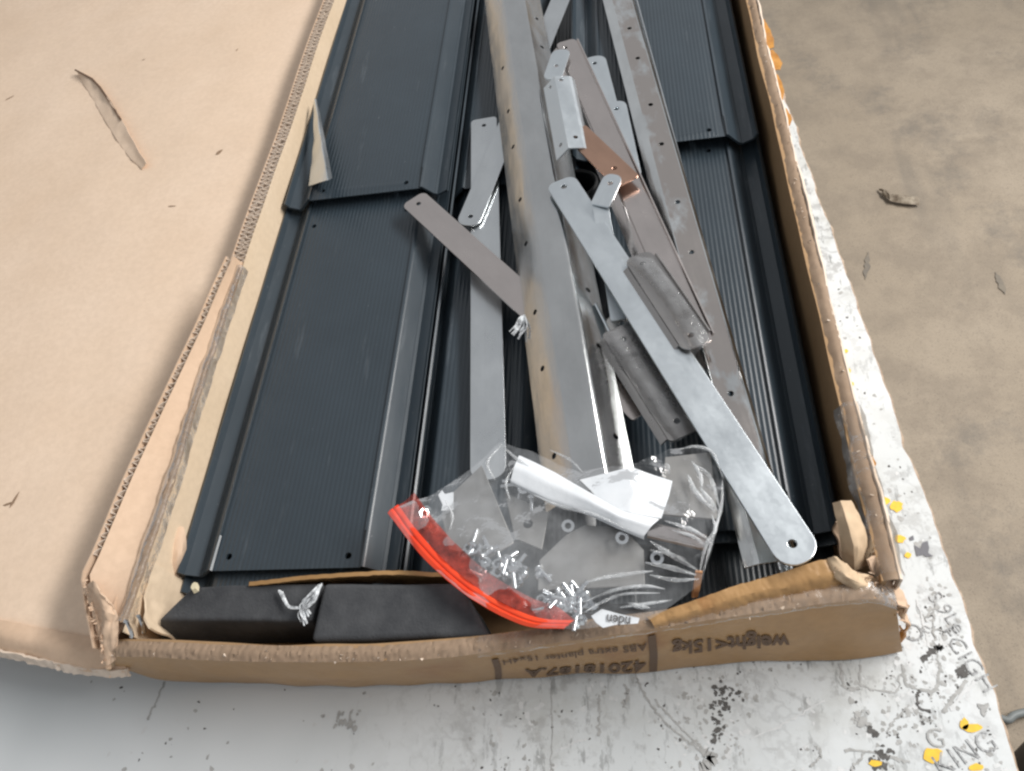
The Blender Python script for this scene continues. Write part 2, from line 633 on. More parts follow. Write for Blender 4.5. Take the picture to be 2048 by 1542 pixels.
ys = [-.6 + 2.6 * k / 520 for k in range(521)]
tv, tf = [], []
for y in ys:
    tv += [(-2.2, y, 0), (edge_x(y), y, 0)]
for k in range(520):
    tf.append((2 * k, 2 * k + 1, 2 * k + 3, 2 * k + 2))
link('tabletop', mesh('tabletop', tv, tf), M['table'], table)
ev, ef = [], []
for y in ys:
    x = edge_x(y)
    j = .0018 * noise.noise(Vector((y * 90, 1, 4)))
    ev += [(x - .001, y, -.0006), (x + .0022 + j, y, -.003), (x + .0016 + j, y, -.024), (x - .004, y, -.026), (-2.2, y, -.026)]
for k in range(520):
    for q in range(4):
        ef.append((5 * k + q, 5 * k + q + 5, 5 * k + q + 6, 5 * k + q + 1))
link('board_edge', mesh('board_edge', ev, ef), M['chipboard'], table)
for (lx, ly) in ((.05, 1.7), (.1, -.4), (-2.0, 1.7), (-2.0, -.4)):
    bm = bmesh.new()
    bmesh.ops.create_cube(bm, size=1, matrix=Matrix.Translation((lx, ly, (FZ - .027) / 2)) @ Matrix.Diagonal((.05, .05, -FZ - .027, 1)))
    bevel(link('leg', from_bm('leg', bm), M['steel_dull'], table), .003)


def blob(cx, cy, r, n, z, rnd, ax=1, ang=0):
    out = []
    for k in range(n):
        a = 2 * math.pi * k / n
        rr = r * rnd.uniform(.45, 1.25)
        x, y = rr * math.cos(a) * ax, rr * math.sin(a)
        out.append((cx + x * math.cos(ang) - y * math.sin(ang), cy + x * math.sin(ang) + y * math.cos(ang), z))
    return out


def scuffs(name, mat, spots, z, seed):
    rnd = random.Random(seed)
    v, f = [], []
    for (x, y, r) in spots:
        b = blob(x, y, r, rnd.randint(6, 9), z, rnd, rnd.uniform(.4, 1.6), rnd.uniform(0, 3))
        f.append(tuple(range(len(v), len(v) + len(b))))
        v += b
        z += 1e-7
    o = link(name, mesh(name, v, f), mat, table)
    o['kind'] = 'stuff'
    return o


def ribbon(name, pts, wd, mat, parent, z, seed=0, jit=.5):
    """a pen or scrape mark lying flat on the table"""
    rnd = random.Random(seed)
    v, f = [], []
    pts = [Vector((p[0], p[1], z)) for p in pts]
    for i, p in enumerate(pts):
        d = (pts[min(i + 1, len(pts) - 1)] - pts[max(0, i - 1)]).normalized()
        s = Vector((-d.y, d.x, 0)) * wd * .5
        v += [p + s * rnd.uniform(1 - jit, 1 + jit), p - s * rnd.uniform(1 - jit, 1 + jit)]
        if i: f.append((2 * i - 2, 2 * i - 1, 2 * i + 1, 2 * i))
    return link(name, mesh(name, v, f), mat, parent)


def dens(px, py):
    d = .10
    if px > 980: d += .35
    if px > 1350 and py > 1380: d += .2
    if px > 1640 and py > 1060: d += .45
    if px < 900: d *= .5
    return d


rnd = random.Random(5)
lots = {'mark_dark': [], 'mark_mid': [], 'mark_pale': []}
tries = 0
while sum(map(len, lots.values())) < 900 and tries < 60000:
    tries += 1
    px, py = rnd.uniform(150, 2040), rnd.uniform(560, 1560)
    p = P(px, py)
    if p.x > edge_x(p.y) - .006 or (py < 1340 - .03 * (px - 900) and px < 1780 - .2358 * (1250 - py)): continue
    cl = noise.noise(Vector((p.x * 14, p.y * 14, 3))) * .9 + noise.noise(Vector((p.x * 45, p.y * 45, 9))) * .7
    if rnd.random() > dens(px, py) * max(0, cl + .25) * 1.6: continue
    key = rnd.choices(['mark_dark', 'mark_mid', 'mark_pale'], [.20, .46, .34])[0]
    r = {'mark_dark': rnd.uniform(.0004, .0013), 'mark_mid': rnd.uniform(.0006, .0022), 'mark_pale': rnd.uniform(.0010, .0026)}[key]
    lots[key].append((p.x, p.y, r))
scuffs('scuff_marks', M['mark_pale'], lots['mark_pale'], .00010, 1)
scuffs('scuff_marks', M['mark_mid'], lots['mark_mid'], .00015, 2)
scuffs('scuff_marks', M['mark_dark'], lots['mark_dark'], .00020, 3)


def px_path(pts, n=8, jit=.0008, seed=0):
    rnd = random.Random(seed)
    return [(p.x + rnd.gauss(0, jit), p.y + rnd.gauss(0, jit)) for p in catmull([P(*q) for q in pts], n)]


# scrape and pen strokes seen on the laminate
SCR = [([(1270, 1345), (1292, 1395), (1340, 1455), (1400, 1500)], .0013, 'mark_mid'),
       ([(1310, 1400), (1345, 1440), (1400, 1495)], .0014, 'mark_mid'),
       ([(1197, 1390), (1200, 1430), (1197, 1470)], .0016, 'mark_mid'),
       ([(1250, 1370), (1255, 1390), (1246, 1415)], .0022, 'mark_mid'),
       ([(1400, 1500), (1425, 1515), (1400, 1535)], .006, 'mark_mid'),
       ([(330, 1362), (318, 1390), (296, 1440)], .0016, 'mark_mid'),
       ([(1104, 1360), (1104, 1450), (1102, 1540)], .0006, 'mark_mid'),
       ([(1120, 1500), (1150, 1485), (1175, 1480)], .002, 'mark_pale'),
       ([(1680, 1330), (1690, 1375), (1720, 1378)], .0022, 'mark_mid'),
       ([(1720, 1330), (1725, 1370), (1790, 1385), (1800, 1350)], .0014, 'mark_mid'),
       ([(1805, 1330), (1815, 1370), (1870, 1380), (1880, 1330)], .0020, 'mark_mid'),
       ([(1838, 1380), (1834, 1410), (1860, 1425)], .0016, 'mark_dark'),
       ([(1775, 1475), (1780, 1450), (1820, 1410)], .0010, 'mark_mid'),
       ([(1900, 1420), (1950, 1360)], .0026, 'mark_pale'),
       ([(1885, 1425), (1935, 1360)], .0022, 'mark_mid'),
       ([(1870, 1200), (1866, 1240), (1872, 1300), (1884, 1345)], .0012, 'mark_mid'),
       ([(1835, 1200), (1850, 1260), (1868, 1320)], .0016, 'mark_pale'),
       ([(1845, 1320), (1870, 1298), (1884, 1294)], .0034, 'mark_dark'),
       ([(1500, 1480), (1580, 1440), (1650, 1400)], .0012, 'mark_pale'),
       ([(1690, 1500), (1760, 1508), (1820, 1525)], .0018, 'mark_mid'),
       ([(1700, 1540), (1720, 1520), (1728, 1500)], .0015, 'mark_mid'),
       ([(1620, 1535), (1640, 1512), (1632, 1490)], .0016, 'mark_mid')]
for i, (pts, wd, mt) in enumerate(SCR):
    ribbon('scrape', px_path(pts, 10, .0005, i), wd, M[mt], table, .00026 + i * 4e-6, i, .7)
# dark scab of old glue with a ragged outline
rnd = random.Random(3)
spots = []
for (px, py, s, n) in ((1446, 1385, 9, 20), (1442, 1418, 14, 24), (1436, 1452, 9, 16), (1430, 1480, 4, 7), (1470, 1392, 5, 5)):
    for k in range(n):
        p = P(px + rnd.gauss(0, s), py + rnd.gauss(0, s * 1.1))
        spots.append((p.x, p.y, rnd.uniform(.0006, .0019)))
scuffs('dark_stain', M['mark_dark'], spots, .00042, 11)
for (px, py, rx, n, mt) in ((697, 1440, 22, 26, 'mark_mid'), (1725, 1440, 15, 16, 'mark_mid'), (1745, 1465, 9, 12, 'mark_dark'), (1765, 1520, 22, 26, 'mark_dark'), (1925, 1345, 12, 18, 'mark_dark'), (1970, 1420, 8, 12, 'mark_mid')):
    sp = []
    for k in range(n):
        p = P(px + rnd.gauss(0, rx * .6), py + rnd.gauss(0, rx * .5))
        sp.append((p.x, p.y, rnd.uniform(.0008, .0026)))
    scuffs('dark_stain', M[mt], sp, .00045 + px * 2e-8, px)


def flat_poly(name, pts, z, mat, parent):
    v = [P(*q, 0) + Vector((0, 0, z)) for q in pts]
    return link(name, mesh(name, v, [tuple(range(len(v)))]), mat, parent)


def patch(name, px, py, rx, ry, mat, z, seed, n=14):
    rnd = random.Random(seed)
    flat_poly(name, [(px + rx * rnd.uniform(.75, 1.15) * math.cos(2 * math.pi * k / n), py + ry * rnd.uniform(.75, 1.15) * math.sin(2 * math.pi * k / n)) for k in range(n)], z, mat, table)


for i, (px, py, rx, ry) in enumerate(((1768, 1003, 12, 8), (1793, 1013, 13, 12), (1800, 1078, 11, 9), (1816, 1111, 7, 6), (1865, 1511, 22, 16), (1928, 1448, 9, 12),
                                      (1944, 1456, 20, 9), (1750, 1527, 15, 7), (1952, 1535, 18, 8), (1691, 703, 6, 4), (1697, 742, 5, 5), (1703, 768, 5, 5))):
    patch('yellow_mark', px, py, rx, ry, M['yellow'], .00056, i, 12)
flat_poly('grey_mark', [(1828, 1090), (1840, 1098), (1845, 1086), (1855, 1082), (1858, 1096), (1856, 1106), (1866, 1113), (1852, 1114), (1846, 1110), (1833, 1113)], .00054, M['grey_patch'], table)
flat_poly('grey_mark', [(1818, 1076), (1826, 1071), (1828, 1080), (1820, 1082)], .00054, M['grey_patch'], table)


def text_mesh(s, size, bold=0.0):
    cu = bpy.data.curves.new('lettering', 'FONT')
    cu.body = s
    cu.size = size
    cu.offset = bold
    cu.resolution_u = 3
    cu.align_x = 'CENTER'
    cu.align_y = 'CENTER'
    o = bpy.data.objects.new('lettering_source', cu)
    COL.objects.link(o)
    dg = bpy.context.evaluated_depsgraph_get()
    me = bpy.data.meshes.new_from_object(o.evaluated_get(dg))
    bpy.data.objects.remove(o)
    bpy.data.curves.remove(cu)
    me.materials.clear()
    me.name = 'lettering'
    return me


def hand(s, px, py, ang, size, mat, z=.00064):
    me = text_mesh(s, size, -size * .012)
    p = P(px, py)
    for v in me.vertices:
        c = math.cos(ang)
        q = (v.co.x * c - v.co.y * math.sin(ang), v.co.x * math.sin(ang) + v.co.y * c)
        v.co = (p.x + q[0] + .0006 * noise.noise(Vector((q[0] * 300, q[1] * 300, px))), p.y + q[1] + .0006 * noise.noise(Vector((q[1] * 300, q[0] * 300, px + 5))), z)
    link('handwriting', me, mat, table)


hand('KING', 1930, 1508, .42, .019, M['mark_pen'])
hand('S.9Le', 1893, 1225, -1.15, .015, M['mark_pen'])
hand('FCIGH', 1934, 1318, -1.15, .017, M['mark_pen'])
hand('C', 1829, 1263, 3.0, .019, M['mark_pen'])
hand('n', 1849, 1258, 1.2, .013, M['mark_pen'])
hand('t c', 1871, 1250, -1.3, .018, M['mark_mid'])
hand('G', 1871, 1478, 0, .018, M['mark_mid'])

# ---------------------------------------------------------------- the cardboard box
RIM = .105
box = tag(empty('cardboard_box', (-.125, .7, 0)), 'long open brown cardboard box full of dark panels and steel parts, on the white table', 'box')
XL, XR, YF, YB = -.397, .1415, .152, 1.42
link('bottom', mesh('bottom', [(XL, YF, .004), (XR, YF + .03, .004), (XR, YB, .004), (XL, YB, .004)], [(0, 1, 2, 3)]), M['card_shaded'], box)
# front wall, bulging and sagging: pixel of the foot, height, pixel of the rim, height
FW = [((238, 1332), .048, (232, 1302), .094), ((330, 1353), .014, (300, 1302), .098), ((470, 1360), .003, (440, 1309), .099), ((690, 1363), .002, (640, 1312), .099),
      ((900, 1362), .002, (850, 1306), .10), ((1100, 1346), .002, (1064, 1280), .10), ((1280, 1335), .002, (1268, 1250), .10), ((1500, 1318), .002, (1500, 1215), .10),
      ((1660, 1311), .002, (1662, 1192), .10), ((1745, 1303), .002, (1742, 1186), .098), ((1800, 1292), .003, (1790, 1200), .09)]
foot = [P(*a, z) for a, z, b, zb in FW]
top = [P(*b, zb) for a, z, b, zb in FW]
foot_c, top_c = catmull(foot, 8), catmull(top, 8)
mid_c = [a.lerp(b, .5) + Vector((0, -.0015, 0)) for a, b in zip(foot_c, top_c)]
q1 = [a.lerp(b, .25) + Vector((0, -.001, 0)) for a, b in zip(foot_c, top_c)]
q3 = [a.lerp(b, .8) + Vector((0, -.0012, 0)) for a, b in zip(foot_c, top_c)]
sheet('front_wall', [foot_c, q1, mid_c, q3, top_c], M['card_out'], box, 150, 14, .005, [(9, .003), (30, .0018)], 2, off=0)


def wall_pt(s, t):
    """a point on the outer face of the front wall: s along, t from foot to rim"""
    rows = [resample(r, 120) for r in (foot_c, q1, mid_c, q3, top_c)]
    return rows


_rows = [resample(r, 240) for r in (foot_c, q1, mid_c, q3, top_c)]
_ts = [0, .25, .5, .8, 1]


def wall_at(s, t):
    k = max(0, min(238, int(s * 239)))
    f = s * 239 - k
    j = max(i for i in range(4) if _ts[i] <= max(t, 0))
    g = (t - _ts[j]) / (_ts[j + 1] - _ts[j])
    a = _rows[j][k].lerp(_rows[j][k + 1], f)
    b = _rows[j + 1][k].lerp(_rows[j + 1][k + 1], f)
    return a.lerp(b, g)


_len = sum((b - a).length for a, b in zip(_rows[2], _rows[2][1:]))
fw_obj = [o for o in box.children if o.name == 'front_wall'][0]
from mathutils.bvhtree import BVHTree
_bv = BVHTree.FromPolygons([v.co for v in fw_obj.data.vertices], [tuple(p.vertices) for p in fw_obj.data.polygons])


def on_wall(p):
    """drop a point onto the crumpled outer face, a hair in front"""
    r = _bv.ray_cast(p + Vector((0, -.03, .004)), Vector((0, 1, -.1)), .1)
    q = r[0] if r[0] else p
    return q + Vector((0, -.0034, .0006))


def wall_text(s, size, cs, ct, bold, slant=0, mat='ink_brown', cutoff=.004, tall=1.0):
    me = text_mesh(s, size, bold)
    bm = bmesh.new()
    bm.from_mesh(me)
    bmesh.ops.triangulate(bm, faces=bm.faces)
    bmesh.ops.subdivide_edges(bm, edges=[e for e in bm.edges if e.calc_length() > size * .4], cuts=1)
    for v in bm.verts:
        s_ = cs - v.co.x / _len
        t_ = ct - tall * (v.co.y) / .1 + slant * v.co.x
        v.co = on_wall(wall_at(s_, max(cutoff, min(.98, t_))))
    bm.to_mesh(me)
    bm.free()
    return link('printed_text', me, M[mat], box)


def s_of_px(px):
    best = min(range(240), key=lambda k: abs(proj(_rows[2][k])[0] - px))
    return best / 239


RWi = RW.transposed()


def proj(p):
    c = RWi @ (p - Vector((0, 0, CAMH)))
    return 1024 - FPX * c.x / c.z, 771 + FPX * c.y / c.z


wall_text('weight<15kg', .0155, s_of_px(1462), .47, .0005, 1.2, tall=2.3)
wall_text('42018187.A', .0178, s_of_px(1172), .21, .0005, 0, tall=2.3)
wall_text('ABS extra planter 15x4H', .0102, s_of_px(1152), .66, .0001, 0, tall=2.0)
for (sa, ta, tb, wd) in ((989, .03, .80, .005), (1297, .02, .84, .0055)):
    s0 = s_of_px(sa + 8)
    v, f = [], []
    for k in range(13):
        t = ta + (tb - ta) * k / 12
        for sg in (-1, 1):
            v.append(on_wall(wall_at(s0 + sg * wd / 2 / _len, t)))
        if k: f.append((2 * k - 2, 2 * k - 1, 2 * k + 1, 2 * k))
    link('printed_bar', mesh('printed_bar', v, f), M['ink_brown'], box)
# rim of the front wall: a ragged, frayed cut edge
rim_in = [p + Vector((0, .0065, .0005)) for p in top_c]
rim_out = [p + Vector((0, -.0040, -.0005)) for p in top_c]
sheet('front_rim', [rim_out, [p + Vector((0, .001, .0022)) for p in top_c], rim_in], M['card_edge'], box, 420, 8, .0015, [(30, .001), (420, .0009), (1100, .0009)], 4)
sheet('front_wall_inside', [rim_in, [Vector((p.x, p.y + .012, .006)) for p in top_c]], M['card_shaded'], box, 60, 6, .003, [(20, .002)], 5)
# right wall: inner face with shade painted in, thick torn rim
yr = [.186 + (YB - .186) * k / 60 for k in range(61)]
xr_ = lambda y: XR + .0022 * noise.noise(Vector((y * 7, 2, 2)))
sheet('right_wall', [[(xr_(y) + .004, y, .004) for y in yr], [(xr_(y) + .001, y, .06) for y in yr], [(xr_(y), y, RIM) for y in yr]], M['card_shaded'], box, 90, 8, .003, [(14, .0015)], 6, off=-1)
sheet('right_rim', [[(xr_(y) - .001, y, RIM - .001) for y in yr], [(xr_(y) + .004, y, RIM + .002) for y in yr], [(xr_(y) + .008, y, RIM + .001) for y in yr]], M['card_edge'], box, 320, 6, .002,
      [(30, .001), (160, .0008), (420, .0006)], 7)
sheet('right_outer_liner', [[(xr_(y) + .0075, y, RIM + .0025) for y in yr], [(xr_(y) + .0095, y, RIM + .001) for y in yr], [(xr_(y) + .0105, y, RIM - .012) for y in yr], [(xr_(y) + .007, y, .004) for y in yr]],
      M['liner'], box, 240, 12, .0015, [(16, .002), (70, .0012)], 8)
yt = [.19 + .13 * k / 40 for k in range(41)]
sheet('tape_strip', [[(xr_(y) - .006 + .002 * noise.noise(Vector((y * 60, 0, 0))), y, RIM - .006) for y in yt], [(xr_(y) - .001, y, RIM + .004) for y in yt], [(xr_(y) + .009, y, RIM + .006) for y in yt],
                     [(xr_(y) + .014, y, RIM - .004) for y in yt]], M['tape'], box, 60, 10, 0, [(40, .003), (140, .0012)], 9)
for (a, b, dx, sd) in (((1529, 40), (1548, 95), 4, 1), ((1545, 100), (1560, 140), 7, 2), ((1556, 150), (1566, 200), 4, 3), ((1570, 215), (1580, 250), 5, 4), ((1728, 895), (1740, 945), 8, 5)):
    p0, p1 = P(*a, RIM - .004), P(*b, RIM - .004)
    sheet('amber_tape', [[p0 + Vector((-.006, 0, 0)), p1 + Vector((-.006, 0, 0))], [p0, p0.lerp(p1, .3) + Vector((dx * .0005, 0, 0)), p0.lerp(p1, .7) + Vector((dx * .0007, 0, 0)), p1]], M['gold_tape'], box, 14, 4, .0006, [(200, .002)], sd)
# left wall: bright inner face; far part ends in an open corrugated edge
yl = [.158 + (YB - .158) * k / 80 for k in range(81)]
xl_ = lambda y: XL + .012 * max(0, (y - .5)) + .002 * noise.noise(Vector((y * 6, 5, 1)))
sheet('left_wall', [[(xl_(y) - .002, y, .004) for y in yl], [(xl_(y) + .002, y, .055) for y in yl], [(xl_(y) + .001, y, RIM) for y in yl]], M['card_in'], box, 100, 8, .0012, [(14, .0012)], 11, off=-1)
sheet('left_outer_liner', [[(xl_(y) - .017, y, .004) for y in yl], [(xl_(y) - .0157, y, RIM - .0003) for y in yl]], M['card_flap'], box, 100, 4, .0012, [(14, .0008)], 12, off=-1)


def flutes(name, fa, fb, L, drop, per, mat, parent, sub=6, amp=1.0):
    """corrugated medium: fa(s), fb(s) are the two liner edges, s in 0..1"""
    n = int(L / per * sub)
    v, f = [], []
    for i in range(n + 1):
        s = i / n
        k = .5 + .5 * math.sin(2 * math.pi * i / sub + 2.6 * noise.noise(Vector((s * 60, 0, L * 9)))) * amp
        p = fa(s).lerp(fb(s), k)
        v += [p + Vector((0, 0, .0014 * noise.noise(Vector((s * 170, 2, 1))))), p - Vector((0, 0, drop))]
        if i: f.append((2 * i - 2, 2 * i - 1, 2 * i + 1, 2 * i))
    o = link(name, mesh(name, v, f, 60), mat, parent)
    solid(o, .0007, 0)
    return o


y0f, y1f = .53, YB
flutes('flutes', lambda s: Vector((xl_(y0f + (y1f - y0f) * s) + .000, y0f + (y1f - y0f) * s, RIM)), lambda s: Vector((xl_(y0f + (y1f - y0f) * s) - .008, y0f + (y1f - y0f) * s, RIM)), y1f - y0f, .02, .0075, M['liner'], box)
flutes('flutes', lambda s: Vector((xl_(y0f + (y1f - y0f) * s) - .008, y0f + (y1f - y0f) * s, RIM)), lambda s: Vector((xl_(y0f + (y1f - y0f) * s) - .0155, y0f + (y1f - y0f) * s, RIM)), y1f - y0f, .02, .0062, M['liner'], box)
# folded-over flap beside the near part of the left wall
fl_a = [P(206, 1296, .096), P(186, 1205, .108), P(180, 1150, .116), P(200, 1108, .117), P(262, 960, .117), P(335, 800, .117), P(405, 650, .117), P(466, 512, .117)]
fl_in = [Vector((xl_(p.y) - .004, p.y + .004, RIM - .003)) for p in fl_a]
fl_in[0] = Vector((xl_(.16) - .005, .163, RIM - .006))
fl_in[1] = Vector((xl_(.16) - .005, .180, RIM - .004))
fl_in[2] = Vector((xl_(.16) - .004, .200, RIM - .003))
sheet('side_flap', [fl_a, [a.lerp(b, .5) + Vector((0, 0, -.003)) for a, b in zip(fl_a, fl_in)], fl_in], M['card_flap'], box, 70, 8, .0012, [(16, .002)], 13, off=-1)
sheet('side_flap_liner', [[a + Vector((-.0075, 0, .0005)) for a in fl_a], [a + Vector((-.006, 0, -.014)) for a in fl_a]], M['card_flap'], box, 60, 3, .0012, [(16, .001)], 13)
ra = resample(fl_a[3:], 200)
fa = lambda s: ra[min(199, int(s * 199))]
flutes('flutes', lambda s: fa(s) + Vector((-.0003, 0, -.0006)), lambda s: fa(s) + Vector((-.0072, 0, 0)), .37, .012, .0085, M['liner'], box)
# shiny tape along the left rim
yq = [.165 + .36 * k / 60 for k in range(61)]
sheet('tape_strip', [[(xl_(y) - .010, y, RIM - .0015) for y in yq], [(xl_(y) - .005, y, RIM + .004) for y in yq], [(xl_(y) + .001, y, RIM + .0045) for y in yq], [(xl_(y) + .0035, y, RIM - .006) for y in yq]], M['tape'], box, 160, 8, 0,
      [(40, .0022), (140, .0010)], 14)
sheet('left_rim', [[(xl_(y) - .009, y, RIM - .003) for y in yq], [(xl_(y) - .004, y, RIM + .001) for y in yq], [(xl_(y) + .0015, y, RIM + .0005) for y in yq]], M['card_edge'], box, 200, 5, .001, [(60, .0016), (300, .001)], 15)
link('back_wall', mesh('back_wall', [(XL - .01, YB, .004), (XR + .02, YB, .004), (XR + .02, YB, RIM), (XL - .01, YB, RIM)], [(0, 1, 2, 3)]), M['card_in'], box)
# staples near the front left corner
def on_x(px, py, x0):
    lo, hi = 0, .3
    for _ in range(40):
        z = (lo + hi) / 2
        if P(px, py, z).x < x0: lo = z
        else: hi = z
    return P(px, py, z)


for (a, b) in (((251, 1243), (263, 1272)), ((276, 1233), (287, 1264))):
    pa, pb = on_x(*a, -.3895), on_x(*b, -.3895)
    u = Vector((.0025, -.0005, .0005))
    link('staple', tube_mesh('staple', catmull([pa - u * .3, pa + u * .3, pa.lerp(pb, .5) + u * .7, pb + u * .3, pb - u * .3], 4), .0014), M['zinc'], box)
# inner corner piece the staples hold, and the slit tab behind the foam
sheet('corner_gusset', [[Vector((-.3945, .215, z)), Vector((-.393, .188, z)), Vector((-.387, .170, z)), Vector((-.380, .1625, z))] for z in (.03, .06, .085, .099)], M['card_in'], box, 30, 12, .0015, [(40, .0022), (160, .0008)], 16)
sheet('inner_tab', [[P(331, 1200, .05), P(338, 1130, .075), P(342, 1066, .082)], [P(350, 1196, .05), P(358, 1120, .075), P(364, 1052, .080)], [P(366, 1150, .045), P(367, 1100, .07), P(369, 1060, .078)]], M['card_flap'], box, 16, 6, .002, [(60, .002)], 17)
sheet('torn_corner', [[P(165, 1175, .112), P(190, 1160, .122), P(210, 1185, .118)], [P(185, 1225, .104), P(212, 1225, .112), P(238, 1235, .106)], [P(196, 1275, .096), P(214, 1285, .100), P(236, 1280, .100)],
                      [P(205, 1330, .085), P(218, 1330, .088), P(232, 1318, .09)]], M['card_flap'], box, 26, 26, .0016, [(50, .003), (200, .0018), (500, .001)], 18)
sheet('torn_corner', [[P(205, 1330, .07), P(215, 1345, .066), P(232, 1330, .07)], [P(215, 1280, .092), P(225, 1290, .092), P(240, 1290, .092)]], M['card_torn'], box, 16, 10, .0016, [(90, .005), (300, .0025)], 19)
# inner flap behind the foam blocks, and along the right of the front wall
sheet('inner_flap', [[P(498, 1168, .098), P(590, 1158, .101), P(690, 1150, .103), P(800, 1144, .103), P(905, 1150, .101), P(985, 1170, .097)], [P(498, 1178, .060), P(690, 1166, .060), P(905, 1166, .060), P(985, 1180, .06)]],
      M['card_out'], box, 90, 6, .003, [(20, .002), (200, .0005)], 20)
sheet('inner_flap', [[P(1295, 1236, .103), P(1380, 1204, .107), P(1470, 1172, .110), P(1560, 1146, .112), P(1640, 1120, .112), P(1685, 1122, .11)],
                     [P(1305, 1246, .104), P(1390, 1222, .107), P(1480, 1194, .109), P(1570, 1172, .110), P(1650, 1150, .110), P(1695, 1150, .106)],
                     [P(1310, 1256, .098), P(1400, 1240, .098), P(1500, 1216, .098), P(1590, 1198, .098), P(1660, 1186, .097), P(1700, 1180, .095)]], M['card_out'], box, 110, 12, .0025, [(24, .0018), (120, .0007), (500, .0006)], 21)
def fray(name, pts, n, hi, mat, seed):
    rs = random.Random(seed)
    v, f = [], []
    pts = resample(pts, 400)
    for k in range(n):
        p = pts[rs.randrange(400)] + Vector((rs.gauss(0, .001), rs.gauss(0, .0025), rs.gauss(0, .0008)))
        wv = Vector((rs.uniform(-1, 1), rs.uniform(-1, 1), rs.uniform(-.2, .6))).normalized() * rs.uniform(.0006, .0022)
        h = Vector((rs.uniform(-1, 1), rs.uniform(-1, .4), rs.uniform(.1, .9))).normalized() * rs.uniform(.3, 1) * hi
        i = len(v)
        v += [p - wv, p + wv, p + wv * .5 + h, p - wv * .3 + h * .8]
        f.append((i, i + 1, i + 2, i + 3))
    o = link(name, mesh(name, v, f), mat, box)
    o['kind'] = 'stuff'


fray('frayed_fibres', [p + Vector((0, 0, .001)) for p in top_c], 150, .0022, M['liner'], 1)
fray('frayed_fibres', [(xr_(y) + .004, y, RIM + .002) for y in yr], 110, .0022, M['liner'], 2)
fray('frayed_fibres', [P(170, 1165, .118), P(190, 1230, .108), P(205, 1300, .096), P(222, 1338, .085)], 60, .0045, M['card_flap'], 3)
fray('frayed_fibres', [P(1650, 1120, .113), P(1700, 1150, .108), P(1760, 1165, .100), P(1800, 1230, .06)], 60, .0045, M['card_flap'], 4)
# torn paper tongue standing up in the right corner, crumpled folds of the corner
sheet('torn_tongue', [[P(1664, 1006, .120), P(1672, 1040, .116), P(1684, 1085, .106), P(1690, 1140, .092)], [P(1682, 1001, .124), P(1698, 1050, .120), P(1710, 1090, .112), P(1710, 1142, .096)],
                      [P(1702, 1001, .120), P(1722, 1040, .113), P(1736, 1090, .102), P(1740, 1128, .09)]], M['card_torn'], box, 26, 14, .0012, [(50, .003), (180, .0012)], 22)
sheet('torn_tongue', [[P(1672, 1045, .105), P(1676, 1085, .096), P(1684, 1118, .09)], [P(1684, 1040, .100), P(1688, 1085, .09), P(1690, 1120, .085)]], M['card_edge'], box, 16, 8, .001, [(120, .004)], 23)
sheet('crushed_corner', [[P(1640, 1125, .108), P(1668, 1112, .116), P(1690, 1128, .112)], [P(1672, 1150, .108), P(1690, 1152, .112), P(1706, 1142, .108)], [P(1695, 1170, .101), P(1716, 1166, .106), P(1740, 1150, .104)],
                         [P(1716, 1178, .099), P(1742, 1176, .102), P(1768, 1160, .096)]], M['card_torn'], box, 24, 24, .0016, [(60, .006), (200, .002)], 24)
sheet('crushed_corner', [[P(1735, 1120, .108), P(1760, 1150, .102), P(1785, 1195, .088), P(1800, 1215, .078)], [P(1752, 1110, .106), P(1778, 1150, .096), P(1802, 1200, .07), P(1812, 1232, .05)], [P(1760, 1120, .08), P(1784, 1170, .05), P(1806, 1230, .02), P(1812, 1262, .004)]],
      M['card_flap'], box, 30, 14, .0016, [(50, .005), (200, .0015)], 25)
sheet('crushed_corner', [[P(1792, 1214, .06), P(1806, 1216, .064), P(1820, 1214, .066)], [P(1796, 1232, .055), P(1806, 1236, .055), P(1816, 1226, .058)]], M['card_torn'], box, 10, 8, .0012, [(120, .003)], 26)
sheet('crushed_corner', [[P(1800, 1250, .02), P(1808, 1262, .02), P(1816, 1255, .024)], [P(1796, 1290, .003), P(1806, 1286, .004), P(1812, 1272, .01)]], M['gold_tape'], box, 10, 8, .0012, [(120, .003)], 27)
# clear tape wound over the front corner and the rim
sheet('tape_strip', [[a + Vector((0, .0065, .003)) for a in top_c[36:]], [a + Vector((0, 0, .0045)) for a in top_c[36:]], [a + Vector((0, -.0065, .001)) for a in top_c[36:]], [a + Vector((0, -.0068, .0004)) for a in top_c[36:]]],
      M['tape'], box, 200, 8, 0, [(40, .0012), (160, .0008)], 28)
# knife-nicked orange sliver of board stuck up behind the bag
sheet('torn_sliver', [[P(1384, 1196, .098), P(1388, 1170, .112), P(1391, 1142, .122)], [P(1396, 1194, .098), P(1401, 1168, .112), P(1404, 1140, .122)]], plain('torn_orange_board', (.42, .19, .08), .8, 0, (.5, .26, .12), 300), box, 10, 5, .002, [(120, .003)], 29)

# ---------------------------------------------------------------- the lid lying open on the left
lid = tag(empty('box_lid', (-.85, .7, .06)), 'large pale cardboard lid lying open left of the box, with a long slit', 'lid')
LZ = .066
lid_front = [P(0, 1252, LZ), P(90, 1268, LZ), P(170, 1288, LZ)]
nx, ny = 110, 130
v, f = [], []
for j in range(ny + 1):
    for i in range(nx + 1):
        u, t = i / nx, j / ny
        x = -1.75 + (-.418 + 1.75) * u
        yf = .163 + (-.45 - x) * .17 if x < -.45 else .163
        y = yf + (1.75 - yf) * t
        z = LZ + .004 * noise.noise(Vector((x * 3, y * 3, 0))) + .0014 * noise.noise(Vector((x * 14, y * 14, 5)))
        v.append((x, y, z))
for j in range(ny):
    for i in range(nx):
        f.append((j * (nx + 1) + i, j * (nx + 1) + i + 1, (j + 1) * (nx + 1) + i + 1, (j + 1) * (nx + 1) + i))
